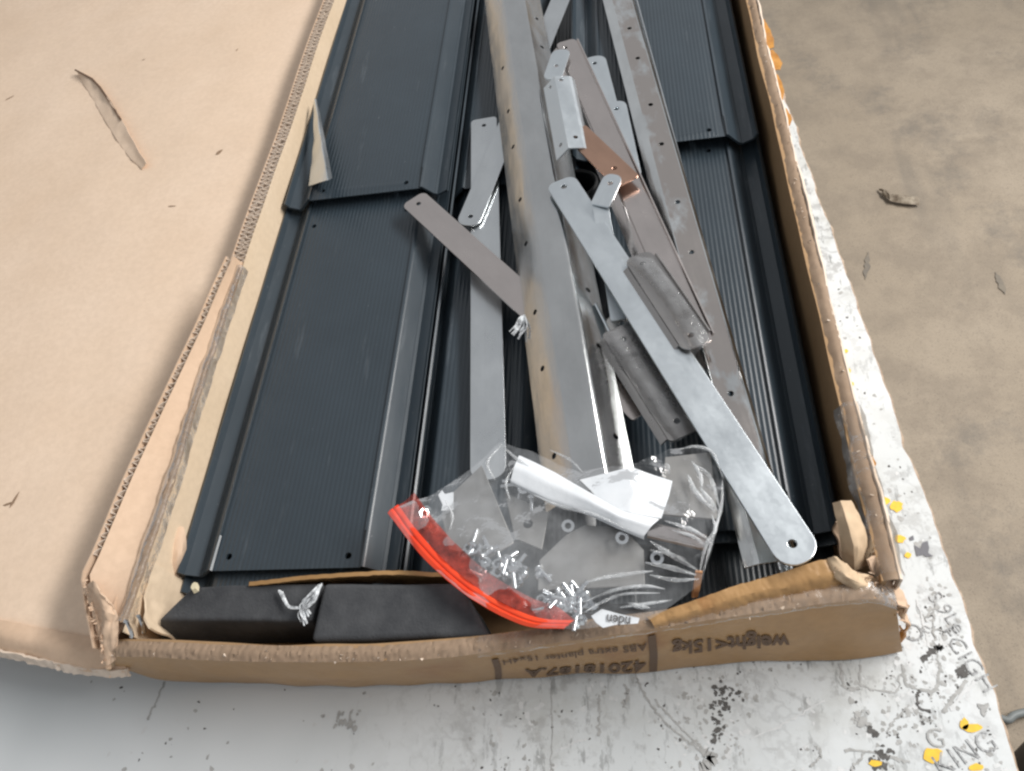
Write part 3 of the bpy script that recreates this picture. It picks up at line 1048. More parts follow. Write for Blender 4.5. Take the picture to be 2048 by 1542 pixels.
o = link('panel', mesh('lid_panel', v, f, 60), M['card_lid'], lid)
solid(o, .005, -1)
fr = [Vector(v[i]) for i in range(nx + 1)]
fr = [p for p in fr if p.x > -.95]
sheet('front_flange', [[p + Vector((0, .001, .001)) for p in fr], [p + Vector((.0, -.010, .0035)) for p in fr], [p + Vector((0.004, -.022, -.006)) for p in fr]], M['card_flap'], lid, 90, 8, .004, [(30, .002), (150, .001)], 31)
sheet('flange_edge', [[p + Vector((0.004, -.0215, -.002)) for p in fr], [p + Vector((.005, -.0255, -.008)) for p in fr]], M['liner'], lid, 160, 4, .002, [(60, .002), (300, .0022)], 32)


def nick(px, py, ln, ang, wd):
    p = P(px, py, LZ + .006)
    d = Vector((math.cos(ang), math.sin(ang), 0)) * ln / 2
    s = Vector((-math.sin(ang), math.cos(ang), 0)) * wd / 2
    r = random.Random(px)
    pts = [p - d, p - d * .4 + s * r.uniform(.6, 1), p + d * .3 + s * r.uniform(.5, 1), p + d, p + d * .2 - s * r.uniform(.4, 1), p - d * .5 - s * r.uniform(.4, 1)]
    z = lidz(p.x, p.y)
    return link('tear', mesh('tear', [Vector((q.x, q.y, z + .0006)) for q in pts], [tuple(range(6))]), M['tear'], lid)


def lidz(x, y):
    return LZ + .004 * noise.noise(Vector((x * 3, y * 3, 0))) + .0014 * noise.noise(Vector((x * 14, y * 14, 5)))


for a in ((435, 298, .012, .9, .006), (472, 95, .006, 1.2, .002), (340, 406, .012, -.1, .0022), (15, 186, .012, .8, .003), (8, 190, .007, .7, .003), (283, 112, .006, .4, .002), (20, 993, .018, 1.4, .003), (8, 1002, .012, .2, .003)):
    nick(*a)
# the long slit: raised lip on one side, pressed-in strip on the other
sl = [(156, 146), (172, 154), (190, 163), (206, 180), (228, 212), (250, 248), (272, 290), (298, 334)]
si = [(156, 148), (166, 166), (180, 188), (196, 216), (216, 250), (238, 286), (262, 318), (285, 338)]


def lp(q, dz):
    p = P(*q, LZ)
    return Vector((p.x, p.y, lidz(p.x, p.y) + dz))


sheet('slit_strip', [[lp(q, .0062 if i in (0,) else .0075) for i, q in enumerate(sl)], [lp(((a[0] + b[0]) / 2, (a[1] + b[1]) / 2), .0034) for a, b in zip(sl, si)], [lp(q, .0006) for q in si]], M['card_lid'], lid, 50, 8, .0008, [(60, .0015)], 33)
flat = [lp(q, .0085) for q in sl[:6]] + [lp((q[0] - 4 + (0 if i else 2), q[1] + 2.5), .0085) for i, q in reversed(list(enumerate(sl[:6])))]
link('tear', mesh('tear', flat, [tuple(range(len(flat)))]), M['ink_brown'], lid)

# ---------------------------------------------------------------- dark plastic panels
def panel_sec(hw, zr, lipz, edge=.008, fl=.013, rise=.014, xl=True, xr=True, lipr=None):
    """hat section: flat hw either side, slopes down, flanges, upturned lips. z of the flat is 0"""
    right = []
    right += [(hw - .004, 0)] + arc(hw - .004, -.0035, .0035, 90, 40, 4)
    foot = [(hw + .0098, -rise + .0016), (hw + .0106, -rise + .0018), (hw + .0118, -rise + .0012), (hw + .0128, -rise), (hw + .0125 + fl, -rise + .0048)]
    lipf = lambda h: [(hw + .0125 + fl + .0012, -rise + .0048 + h * .12), (hw + .0125 + fl + edge * min(1, h / .008), -rise + .0048 + h)]
    left = [(-x, z) for x, z in reversed(right + foot + lipf(lipz))]
    right = right + foot + lipf(lipz if lipr is None else lipr)
    return (left if xl else left[-6:]) + (right if xr else right[:6])


def abs_panel(label, xc, hw, z, y0, y1, mat='abs', lipz=.007, holes=(), tilt=0, fl=.0125, edge=.0055, rise=.014, bulge=0, xl=True, xr=True, z1=None, lipr=None):
    sec = panel_sec(hw, z, lipz, edge, fl, rise, xl, xr, lipr)
    # index of the flat segment
    k = max(range(len(sec) - 1), key=lambda i: sec[i + 1][0] - sec[i][0])
    L = y1 - y0
    hs = [(k, hy / L, .5 + hx / (sec[k + 1][0] - sec[k][0]), .0028) for hx, hy in holes]
    o = profile('wall_panel', Vector((xc, y0, z)), Vector((xc + tilt, y1, z if z1 is None else z1)), sec, .0026, M[mat], hs, smooth=50, nl=24)
    if bulge:
        for vv in o.data.vertices:
            if abs(vv.co.x) < hw:
                q = 1 - (vv.co.x / hw) ** 2
                vv.co.y -= bulge * q * max(0, 1 - vv.co.y / .05)
                vv.co.z += .004 * q * max(0, 1 - vv.co.y / .15)
    bevel(o, .0005, 1)
    tag(o, label, 'panel', 'dark ribbed plastic panels packed in the box')
    return o


# bottom layer
abs_panel('lowest dark panel of the left stack, showing only as a rim behind the foam', -.2955, .0675, .060, .205, 1.38, 'abs')
abs_panel('dark ribbed panel deep at the bottom of the box under the steel profiles, centre column', -.062, .044, .036, .196, 1.38, 'abs_shaded')
abs_panel('dark ribbed panel at the very bottom of the right stack, reaching the front wall in shadow', .0335, .0675, .034, .193, 1.38, 'abs_shaded')
abs_panel('lowest dark panel of the right stack, its end in shadow behind the front rim', .0375, .0675, .053, .236, 1.38, 'abs')
abs_panel('dark ribbed panel under the lower left panel, its corner showing by the bent metal end', -.301, .0675, .064, .605, 1.38, 'abs', holes=())
# middle layer
abs_panel('large dark ribbed panel at lower left nearest the foam blocks, holes at both ends', -.2955, .0675, .072, .217, .95, 'abs', lipr=.0008, holes=((-.052, .012), (.052, .010), (-.055, .395), (.05, .405)))
abs_panel('dark ribbed panel in the middle column under the straight steel strap, near end under the bag', -.149, .0400, .052, .217, .95, 'abs', fl=.0006, lipz=.0006)
abs_panel('dark ribbed panel at lower right beside the brown box wall, under the long bright strap', .0335, .0675, .064, .242, .95, 'abs', holes=((.045, .43), (-.05, .43)))
# upper layer
abs_panel('dark ribbed panel at upper left overlapping the lower one, front edge bowed, two small holes', -.2925, .0665, .084, .641, 1.38, 'abs', lipr=.0008, holes=((-.05, .014), (.047, .012)), bulge=.008)
abs_panel('narrow dark ribbed panel at upper middle ending beside the two small straps', -.149, .0400, .064, .655, 1.38, 'abs', fl=.0006, lipz=.0006, holes=((-.0, .012),))
abs_panel('dark ribbed panel at upper right overlapping the one below, hole near its front corner', .0315, .0675, .080, .672, 1.38, 'abs', holes=((.048, .012),), bulge=.003)

# ---------------------------------------------------------------- foam blocks
def foam_block(label, tops, drop, seed, mat='foam', lean=0, low=None):
    """tops: four corners of the upper face as (px, py, z) far-left, far-right, near-right, near-left"""
    c = [P(px, py, z) for px, py, z in tops]
    o = empty('foam_block', c[0].lerp(c[2], .5))
    b = [p + Vector((lean, 0, -drop)) for p in c]
    if low:
        b[3] = P(*low)
        b[0] = b[3] + (c[0] - c[3]) + Vector((-.012, 0, 0))
    bm = bmesh.new()
    vs = [bm.verts.new(p) for p in c + b]
    for q in ((0, 1, 2, 3), (7, 6, 5, 4), (0, 4, 5, 1), (1, 5, 6, 2), (2, 6, 7, 3), (3, 7, 4, 0)):
        bm.faces.new([vs[i] for i in q])
    bmesh.ops.subdivide_edges(bm, edges=bm.edges, cuts=9, use_grid_fill=True)
    bmesh.ops.recalc_face_normals(bm, faces=bm.faces)
    for vv in bm.verts:
        vv.co += Vector((noise.noise(vv.co * 40), noise.noise(vv.co * 40 + Vector((9, 0, 0))), noise.noise(vv.co * 30 + Vector((0, seed, 9))))) * .0009
    me = from_bm('foam_block', bm, 50)
    bpy.data.objects.remove(o)
    o = link('foam_block', me, M[mat])
    ctr = sum((p for p in c + b), Vector()) / 8
    for vv in me.vertices: vv.co -= ctr
    o.location = ctr
    bevel(o, .004, 3)
    return tag(o, label, 'foam block', 'charcoal foam blocks behind the front wall')


foam_block('charcoal foam block at the front left corner of the box, dark front face showing', ((388, 1172, .094), (648, 1166, .097), (622, 1243, .094), (318, 1240, .088)),   .055, 1, lean=-.006, low=(322, 1292, .056))
foam_block('larger charcoal foam block with wide grey top, partly under the red bag edge', ((648, 1165, .104), (920, 1166, .104), (978, 1272, .100), (620, 1282, .099)), .07, 2)

# ---------------------------------------------------------------- steel parts
def S(*a): return P(*a)


tag(strap('flat_strap', P(968, 238, .072), P(977, 960, .066), .0305, .0022, M['steel'], holes=(.013,), r0=.005),
    'long flat steel strap lying straight down the middle column, its lower end under the bag', 'strap', 'flat steel straps')
tag(strap('flat_strap', P(934, 452, .074), P(1150, -70, .086), .0255, .0022, M['steel'], holes=(.013,)),
    'flat steel strap with rounded lower end, slanting up to the right under the big profile', 'strap', 'flat steel straps')
tag(strap('flat_strap', P(826, 398, .089), P(1292, 822, .086), .0285, .0022, M['steel_warm'], holes=(.012,), r0=.007, r1=.002),
    'pinkish grey flat strap slanting down to the right, crossing over the straight strap', 'strap', 'flat steel straps')
# big folded profile
d0, d1 = P(999, -60, .112), P(1153, 985, .112)
secD = [(-.0265, -.0255), (-.0010, -.0008), (0, 0), (.0205, .0003)] + arc(.0205, -.0077, .0080, 88, 36, 7)[1:] + [(.0450, -.0200)]
xs = d1 - d0
dl = xs.length
fD = frame(d0, d1)


def frac_on(px, py, z, a, b):
    p = P(px, py, z)
    return (p - a).dot((b - a).normalized()) / (b - a).length


hD = [(0, frac_on(x, y, .107, d0, d1), .5, .0027) for x, y in ((1001, 124), (1013, 210), (1024, 281), (1042, 386), (1054, 474), (1075, 611), (1092, 724), (1120, 899))]
kR = len(secD) - 2
hD += [(kR, frac_on(x, y, .095, d0, d1), .5, .0027) for x, y in ((1058, 49), (1070, 106), (1095, 230), (1168, 590), (1190, 701), (1229, 881))]
# the frame's x axis points right when looking along -y..+y from far to near is reversed, so mirror
secD = [(-x, z) for x, z in secD]
tag(profile('steel_profile', d0, d1, secD, .0016, M['steel_rail'], hD, smooth=50), 'big folded steel profile with rows of holes, down the centre of the box', 'profile')

# long thin channels on the right
f0, f1 = P(1205, -70, .098), P(1519, 1127, .098)
L_ = (f1 - f0).length
hF = [(1, frac_on(x, y, .098, f0, f1), .52, .0026) for x, y in ((1232, 62), (1251, 121), (1277, 214), (1300, 292), (1332, 408), (1364, 507), (1450, 789))]
secF = [(-(-.010), -.012), (0, 0), (-.0235, .0005), (-.032, .004)]
secF = [(.0098, -.0045), (0, 0), (-.0225, .0), (-.0235, .0005), (-.0262, -.002)]
tag(profile('steel_channel', f0, f1, secF, .0014, M['steel_mirror'], hF, smooth=20, wav=.0006, nl=40), 'long shiny steel channel with holes and painted dappled reflections, right of the brackets', 'channel')
g0, g1 = P(1246, -40, .086), P(1556, 1150, .072)
tag(profile('steel_channel', g0, g1, [(.0, .010), (.0, 0), (-.0085, -.001), (-.009, .010)], .0012, M['steel'], (), smooth=20, wav=.0006, nl=30), 'narrow dark steel channel standing on edge, its two bright edges against the right panel', 'channel')

def lipped_bracket(name, p0, p1, wd, th, mat, holes, rad, fl=.012, fang=48, lip=.0018, up=Vector((0, 0, 1)), curl=0):
    L = (p1 - p0).length
    bm = bmesh.new()

    def cz(v):
        return curl * math.sin(math.pi * v / L)
    fill2d(bm, round_end_outline(L, wd, rad, rad, 7), [circ((hx, hv if hv > 0 else L + hv), .0026) for hx, hv in holes], lambda u, v: Vector((u, v, cz(v))))
    for side, ang, wid in ((1, -fang, fl), (-1, 62, lip)):
        pts = [(wd / 2, 0)]
        x, z = wd / 2, 0
        for k in range(1, 6):
            a = math.radians(ang * k / 5)
            x += .0005 * math.cos(a)
            z += .0005 * math.sin(a)
            pts.append((x, z))
        a = math.radians(ang)
        pts.append((x + wid * math.cos(a), z + wid * math.sin(a)))
        rows = []
        n = 18
        for j in range(n + 1):
            v = rad + (L - 2 * rad) * j / n
            rows.append([bm.verts.new((side * px_, v, pz_ + cz(v))) for px_, pz_ in pts])
        for r0_, r1_ in zip(rows, rows[1:]):
            for k in range(len(pts) - 1):
                bm.faces.new((r0_[k], r0_[k + 1], r1_[k + 1], r1_[k]))
    bmesh.ops.remove_doubles(bm, verts=bm.verts, dist=1e-5)
    o = link(name, from_bm(name, bm, 20), mat, None, frame(p0, p1, up))
    solid(o, th, -1)
    ANG[o.name] = 15
    return o


# stack of brackets between them
G0, G1 = P(1134, 90, .118), P(1402, 688, .114)
secG = [(.015, -.014), (.012, -.003), (.0085, 0), (-.022, 0), (-.0225, -.001)]
tag(lipped_bracket('long_bracket', P(1131, 84, .118), P(1400, 692, .114), .0225, .0016, M['steel_warm'], [(.003, .013)], .006, .0105, 40, .002), 'long pinkish steel bracket with bright right edge, beside the shiny channel', 'bracket')
m0, m1 = P(1268, 522, .121), P(1396, 698, .121)
secM = [(.017, -.012), (.0145, -.003), (.0115, 0), (-.0135, 0), (-.0150, -.002)]
mo = tag(lipped_bracket('short_bracket', P(1274, 512, .123), P(1396, 694, .123), .0250, .0016, M['steel_dull'], [(0, .012), (0, -.012)], .008, .006, 40, .0018), 'short mauve grey bracket in clear wrap, on the lower end of the long pinkish bracket', 'bracket')
wr = sheet('wrap', [[P(1240, 512, .122), P(1310, 590, .122), P(1384, 716, .120)], [P(1270, 512, .131), P(1330, 590, .131), P(1400, 700, .130)], [P(1305, 516, .1285), P(1370, 600, .1285), P(1422, 682, .127)]], M['wrap'], mo, 40, 12, 0, [(50, .0010), (160, .0004)], 41)
# corner bracket with crease
h0, h1 = P(1109, 152, .134), P(1137, 296, .132)
secH = [(.0135, -.012), (0, 0), (-.015, -.0035), (-.018, -.0055), (-.0205, -.0095)]
tag(profile('corner_bracket', h0, h1, secH, .0016, M['steel_bright'], [(0, .88, .5, .0024), (1, .86, .6, .0024), (0, .08, .5, .0024), (1, .06, .4, .0024)], smooth=20), 'small creased corner bracket with a hole in each wing, left of the long pinkish bracket', 'bracket')
tag(strap('tab_bracket', P(1124, 100, .125), P(1104, 160, .125), .021, .0018, M['steel_bright'], holes=(.03,)), 'rounded steel tab with a hole just above the creased corner bracket', 'bracket', 'rounded bracket tabs')
tag(strap('tab_bracket', P(1186, 114, .092), P(1222, 262, .092), .0275, .002, M['steel_bright'], holes=(.014,)), 'upper rounded bracket end peeping out right of the long pinkish bracket', 'bracket', 'rounded bracket tabs')
tag(strap('tab_bracket', P(1230, 204, .095), P(1262, 360, .095), .0225, .002, M['steel_bright'], holes=(.013,)), 'lower rounded bracket end peeping out between long bracket and shiny channel', 'bracket', 'rounded bracket tabs')
tag(strap('flat_strap', P(1150, 262, .126), P(1256, 364, .126), .0250, .002, M['steel_card_reflect'], holes=(.074,), r0=.002, r1=.003), 'strap end in painted orange brown reflection with one hole, below the creased corner bracket', 'strap', 'flat steel straps')
# white bracket with a bent tab
K = empty('bent_bracket', P(1222, 372, .118))
tag(K, 'white steel bracket with a bent rounded tab, between the long strap and the pinkish bracket', 'bracket')
k1 = strap('tab', P(1229, 350, .131), P(1200, 412, .126), .0185, .002, M['steel_bright'], holes=(.011,), r1=.002)
k2 = strap('arm', P(1199, 400, .125), P(1238, 640, .094), .0145, .002, M['steel_bright'], r0=.003, r1=.002)
for k in (k1, k2):
    k.parent = K
    k.matrix_parent_inverse = Matrix.Translation(K.location).inverted()
# wrapped short plate near the bag, and what lies beneath it
l0, l1 = P(1236, 662, .104), P(1374, 868, .104)
secL = [(.018, -.012), (.0155, -.002), (.0125, 0), (-.0145, 0), (-.016, -.001)]
lo = tag(lipped_bracket('short_bracket', P(1232, 658, .104), P(1372, 872, .104), .0275, .0016, M['steel_dull'], [(0, .014), (0, -.014)], .004, .0045, 42, .0012), 'short grey bracket plate in crinkled clear wrap with two holes, just above the bag', 'bracket')
sheet('wrap', [[P(1198, 682, .103), P(1270, 780, .103), P(1336, 890, .100)], [P(1218, 664, .1125), P(1290, 770, .1125), P(1360, 880, .1115)], [P(1262, 652, .1095), P(1330, 748, .1095), P(1398, 856, .109)]], M['wrap'], lo, 60, 16, 0, [(50, .0022), (160, .0010)], 42)
tag(strap('tab_bracket', P(1232, 628, .092), P(1320, 770, .09), .030, .002, M['steel_tan'], holes=(.012,)), 'tan rounded bracket end peeping out above the grey wrapped plate', 'bracket', 'rounded bracket tabs')
tag(strap('thin_plate', P(1193, 610, .096), P(1226, 676, .092), .010, .0016, M['steel_bright'], up=Vector((.9, .2, .3)), r0=.002, r1=.002), 'thin bright plate standing on edge beside the big profile', 'plate')
tag(link('thin_wire', tube_mesh('thin_wire', catmull([P(1222, 560, .085), P(1226, 590, .088), P(1232, 616, .09), P(1246, 636, .092)], 6), .0008), M['steel_tan']), 'thin curved wire edge under the long bright strap', 'wire')
# long bright strap on top of everything
tag(strap('long_strap', P(1120, 362, .118), P(1608, 1126, .120), .0295, .0028, M['steel_bright'], holes=(.011, -.014), r0=.009, r1=.0135, hr=.0030), 'long bright whitish flat strap on top of the pile, its end over the front rim', 'strap', 'flat steel straps')
# bent bright offcut at left
bm_o = tag(empty('bent_metal_end', P(640, 290, .095)), 'bent bright metal end sticking up between left box wall and upper left panel', 'metal piece')
rdg = [P(631, 198, .098), P(641, 270, .104), P(656, 361, .106)]
sheet('bright_face', [rdg, [P(629, 205, .094), P(628, 285, .088), P(619, 373, .084)]], M['steel_bright'], bm_o, 16, 6, .0012, [(40, .0015)], 71)
sheet('narrow_face', [rdg, [P(633, 200, .096), P(648, 272, .100), P(664, 357, .100)]], M['steel'], bm_o, 16, 4, .0012, [(40, .001)], 72)
# dark cap among the brackets
cv = []
cf = []
pc = P(1158, 384, .072)
for k, (r, dz) in enumerate(((.021, -.02), (.021, .012), (.019, .014), (.017, .012), (.016, -.016))):
    for i in range(28):
        a = 2 * math.pi * i / 28
        cv.append((r * math.cos(a), r * math.sin(a), dz))
    if k:
        for i in range(28):
            cf.append(((k - 1) * 28 + i, (k - 1) * 28 + (i + 1) % 28, k * 28 + (i + 1) % 28, k * 28 + i))
cf.append(tuple(4 * 28 + i for i in range(28)))
cap = link('round_cap', mesh('round_cap', cv, cf, 40), M['black'])
cap.location = pc
tag(cap, 'round black plastic cap in the dark gap left of the orange strap end', 'cap')

# ---------------------------------------------------------------- bag of fixings
BZ = .114
bag = tag(empty('zip_bag', P(1120, 1080, .11)), 'clear plastic zip bag with red closure strip, full of plates, bolts and paper', 'bag')
zipc = [(777, 1026), (815, 1078), (870, 1138), (935, 1192), (1000, 1230), (1060, 1253), (1128, 1257)]


def rel_h(px, py):
    return .007 * math.exp(-(((px - 1200) / 190) ** 2 + ((py - 1040) / 110) ** 2))


def bp(px, py, dz=0):
    return P(px, py, BZ + dz + rel_h(px, py))


rowsB = [[(777, 1026), (868, 982), (958, 926), (1003, 889)], [(815, 1078), (910, 1020), (1010, 950), (1065, 903)], [(870, 1138), (980, 1060), (1080, 985), (1160, 944)], [(935, 1192), (1060, 1100), (1180, 1000), (1258, 935)],
         [(1000, 1230), (1120, 1140), (1250, 1010), (1335, 896)], [(1060, 1253), (1200, 1170), (1320, 1040), (1385, 888)], [(1128, 1257), (1250, 1200), (1370, 1070), (1422, 893)], [(1150, 1259), (1300, 1240), (1402, 1168), (1424, 1100), (1447, 1010), (1447, 940)]]
sheet('film', [[bp(*q, .006) for q in r] for r in rowsB], M['film'], bag, 60, 64, 0, [(26, .006), (80, .0022)], 51)
zin = [(x + 20, y - 16) for x, y in zipc]
zin2 = [(x + 52, y - 40) for x, y in zipc]
zin2[-1] = (1150, 1240)
zc = catmull([bp(*q, .004) for q in zipc], 8)
zi = catmull([bp(*q, .006) for q in zin], 8)
zi2 = catmull([bp(*q, .006) for q in zin2], 8)
sheet('zip_strip', [zc, [a.lerp(b, .35) + Vector((0, 0, .0008)) for a, b in zip(zc, zi)], [a.lerp(b, .5) + Vector((0, 0, -.0004)) for a, b in zip(zc, zi)], [a.lerp(b, .65) + Vector((0, 0, .0008)) for a, b in zip(zc, zi)], zi], M['red'], bag, 90, 14, .0007, [(30, .0016), (120, .0006)], 52)
sheet('red_band', [zi, zi2], M['redfilm'], bag, 70, 8, 0, [(60, .003), (200, .001)], 53)
# film folds as pale tubes, drawing in the film's white highlights
FOLDS = [([(1068, 990), (1120, 1012), (1190, 1030), (1260, 1062)], .0024), ([(1165, 1205), (1230, 1180), (1290, 1172), (1330, 1178)], .0022), ([(1170, 1165), (1210, 1155), (1270, 1146), (1306, 1142)], .0026),
         ([(1168, 1225), (1205, 1204), (1250, 1188), (1320, 1186)], .0018), ([(1300, 1082), (1340, 1108), (1395, 1140)], .003), ([(1330, 1042), (1380, 1058), (1420, 1080)], .0026), ([(1388, 928), (1420, 955), (1440, 1020)], .0024),
         ([(1400, 975), (1418, 1000), (1436, 1024)], .0034), ([(1384, 922), (1400, 950), (1404, 976)], .003), ([(1424, 1030), (1430, 1060), (1412, 1090), (1400, 1140)], .0026), ([(1356, 900), (1390, 893), (1425, 905), (1442, 945)], .002), ([(1320, 935), (1334, 932), (1338, 948)], .003),
         ([(1256, 1206), (1275, 1212), (1300, 1216)], .003), ([(1445, 960), (1443, 1010), (1424, 1080), (1408, 1140)], .002), ([(1003, 890), (975, 925), (990, 960)], .002), ([(1003, 890), (1030, 915), (1060, 935)], .002)]
FOLDS += [([(1290, 1125), (1340, 1135), (1392, 1150)], .0030), ([(1300, 1150), (1350, 1160), (1398, 1158)], .0024), ([(1345, 1060), (1390, 1075), (1416, 1100)], .0022), ([(1376, 950), (1392, 985), (1430, 1025)], .0034), ([(1300, 1100), (1352, 1112), (1380, 1128)], .0022),
          ([(890, 1000), (905, 1030), (900, 1060)], .0016), ([(1030, 930), (1012, 965), (1020, 1000)], .0018), ([(1100, 900), (1140, 920), (1165, 944)], .0018), ([(1240, 1215), (1290, 1208), (1345, 1200)], .0020)]
for i, (pts, r) in enumerate(FOLDS):
    pp = catmull([bp(*q, .0085) for q in pts], 8)
    link('highlight_fold', tube_mesh('highlight_fold', pp, r * .6, 8, True, lambda t: (.2 + .8 * math.sin(math.pi * t)) * (1 + .35 * noise.noise(Vector((t * 9, i, 0))))), M['fold_highlight'], bag)


def flat_thing(name, label, cat, pts, z, th, mat, holes=(), group=None, tilt=None):
    c = [P(px, py, z + (tilt(px, py) if tilt else 0)) for px, py in pts]
    ctr = sum(c, Vector()) / len(c)
    nrm = Vector((0, 0, 1))
    bm = bmesh.new()
    edges = []
    hl = []
    for (hx, hy, hr) in holes:
        p = P(hx, hy, z)
        hl.append([p + Vector((x, y, 0)) for x, y in circ((0, 0), hr, 16)])
    for lp_ in [c] + hl:
        vs = [bm.verts.new(p - ctr) for p in lp_]
        for a, b in zip(vs, vs[1:] + vs[:1]): edges.append(bm.edges.new((a, b)))
    bmesh.ops.triangle_fill(bm, edges=edges, use_beauty=True)
    o = link(name, from_bm(name, bm), mat)
    o.location = ctr
    for p in o.data.polygons:
        pass
    solid(o, th, 0)
    bevel(o, .0004, 1)
    return tag(o, label, cat, group)


flat_thing('steel_plate', 'dull grey five cornered plate at the left inside the bag, next to the red strip', 'plate', [(964, 931), (1028, 1086), (978, 1119), (899, 1100), (884, 1034), (907, 985)], .112, .002, M['plate'])
flat_thing('steel_plate', 'small dull grey plate with one round hole, in the middle of the bag', 'plate', [(1010, 985), (1098, 1026), (1084, 1100), (1030, 1078)], .111, .002, M['plate'], [(1056, 1048, .0036)])
flat_thing('steel_plate', 'grey plate with cut upper corners lying flat at the front centre of the bag', 'plate', [(1079, 1121), (1133, 1070), (1169, 1051), (1245, 1056), (1288, 1101), (1290, 1171), (1076, 1182)], .113, .002, M['plate'])
flat_thing('steel_plate', 'grey plate at the upper right end of the bag beside the white paper', 'plate', [(1330, 915), (1420, 905), (1436, 1040), (1324, 1030)], .112, .002, M['plate'])
tag(link('steel_tube', tube_mesh('steel_tube', [P(1298, 1060, .117), P(1412, 1086, .117)], .0058, 14), M['steel_warm']), 'thin mauve grey tube at the right inside the bag under the paper end', 'tube')
# folded paper
pap = tag(empty('instruction_paper', P(1200, 990, .12)), 'white folded paper sheet rolled up along the top of the bag', 'paper')
sheet('page', [[bp(1160, 962, .004), bp(1262, 934, .008), bp(1345, 962, .004)], [bp(1185, 985, .006), bp(1268, 985, .010), bp(1338, 992, .005)], [bp(1205, 1012, .006), bp(1262, 1024, .010), bp(1322, 1038, .006)]], M['paper'], pap, 30, 20, .0004, [(20, .003)], 54)
ra = [bp(1038, 912, .006), bp(1110, 946, .008), bp(1180, 985, .010), bp(1240, 1020, .010), bp(1318, 1040, .008)]
rb = [bp(1022, 962, .006), bp(1100, 1000, .005), bp(1178, 1026, .006), bp(1235, 1052, .006), bp(1288, 1072, .005)]
rm = [a.lerp(b, .5) + Vector((0, 0, .0028)) for a, b in zip(ra, rb)]
sheet('rolled_edge', [[p + Vector((0, .001, -.002)) for p in ra], ra, rm, rb, [p + Vector((0, -.001, -.002)) for p in rb]], M['paper'], pap, 40, 24, .0004, [(18, .002)], 55)
flat_thing('paper_slip', 'small white paper scrap beside the left plate near the bag corner', 'paper', [(876, 990), (884, 980), (890, 988), (907, 984), (907, 1020), (882, 1022), (885, 1010)], .116, .0004, M['paper'])
lab = flat_thing('paper_slip', 'small white printed label at the front rim under the bag bolts', 'paper', [(1182, 1232), (1204, 1218), (1240, 1228), (1279, 1236), (1276, 1247), (1230, 1250), (1206, 1256), (1192, 1246)], .118, .0004, M['paper'])
me = text_mesh('nden', .0095, .0001)
pl = P(1237, 1240, .1192)
for vv in me.vertices:
    a = math.pi - .13
    vv.co = pl + Vector((vv.co.x * .85 * math.cos(a) - vv.co.y * math.sin(a), vv.co.x * .85 * math.sin(a) + vv.co.y * math.cos(a), 0))
link('printed_text', me, M['ink'], lab)


# bolts, nuts and washers
def bolt_mesh():
    bm = bmesh.new()
    bmesh.ops.create_cone(bm, cap_ends=True, segments=10, radius1=.0017, radius2=.0017, depth=.013, matrix=Matrix.Translation((0, 0, .0065)))
    bmesh.ops.create_uvsphere(bm, u_segments=10, v_segments=6, radius=.0036, matrix=Matrix.Translation((0, 0, 0)) @ Matrix.Diagonal((1, 1, .6, 1)))
    return from_bm('bolt', bm, 40)


def nut_mesh(seg, R, r, h):
    v, f = [], []
    n = 12
    for z in (-h / 2, h / 2):
        for k in range(n):
            a = 2 * math.pi * k / n
            rr = R if (k % 2 == 0 or seg == 12) else R * .88
            v.append((rr * math.cos(a), rr * math.sin(a), z))
        for k in range(n):
            a = 2 * math.pi * k / n
            v.append((r * math.cos(a), r * math.sin(a), z))
    for k in range(n):
        j = (k + 1) % n
        f += [(k, j, 24 + j, 24 + k), (12 + j, 12 + k, 36 + k, 36 + j), (24 + k, 24 + j, 36 + j, 36 + k), (j, k, 12 + k, 12 + j)]
    return mesh('nut', v, f)


BM, NM, WM = bolt_mesh(), nut_mesh(6, .0040, .0021, .003), nut_mesh(12, .0046, .0023, .0012)
for me in (BM, NM, WM): me.materials.append(M['zinc'])
rnd = random.Random(21)


def scatter(n, region, me, name, label, cat, group, zr=(.110, .118)):
    k = 0
    while k < n:
        px, py = region(rnd)
        o = bpy.data.objects.new(name, me)
        o.location = P(px, py, rnd.uniform(*zr))
        if name == 'bolt': o.rotation_euler = (math.pi / 2 + rnd.uniform(-.4, .4), rnd.uniform(-.3, .3), rnd.uniform(0, 6.28))
        else: o.rotation_euler = (rnd.uniform(-.5, .5), rnd.uniform(-.5, .5), rnd.uniform(0, 6))
        COL.objects.link(o)
        tag(o, label, cat, group)
        k += 1


def along(a, b, w):
    return lambda r: (lambda t: (a[0] + (b[0] - a[0]) * t + r.gauss(0, w), a[1] + (b[1] - a[1]) * t + r.gauss(0, w)))(r.random())


scatter(24, along((945, 1112), (1065, 1150), 12), BM, 'bolt', 'shiny zinc bolt loose in the bag between the red strip and the left grey plate', 'bolt', 'loose bolts near the red strip')
scatter(10, along((930, 1100), (1030, 1160), 10), NM, 'nut', 'shiny zinc nut loose in the bag between the red strip and the left grey plate', 'nut', 'loose nuts near the red strip')
scatter(6, along((850, 1020), (880, 1070), 10), NM, 'nut', 'shiny zinc nut at the left corner of the bag by the zip end', 'nut', 'loose nuts at the bag corner')
scatter(38, along((1100, 1204), (1176, 1208), 9), BM, 'bolt', 'zinc bolt in the heap at the bag front, left of the printed label', 'bolt', 'heaped bolts at the bag front')
scatter(16, along((1100, 1200), (1170, 1210), 9), NM, 'nut', 'zinc nut in the heap at the bag front, left of the printed label', 'nut', 'heaped nuts at the bag front')
scatter(8, along((1025, 960), (1075, 985), 10), BM, 'bolt', 'zinc bolt at the top of the bag beside the rolled paper', 'bolt', 'bolts beside the rolled paper')
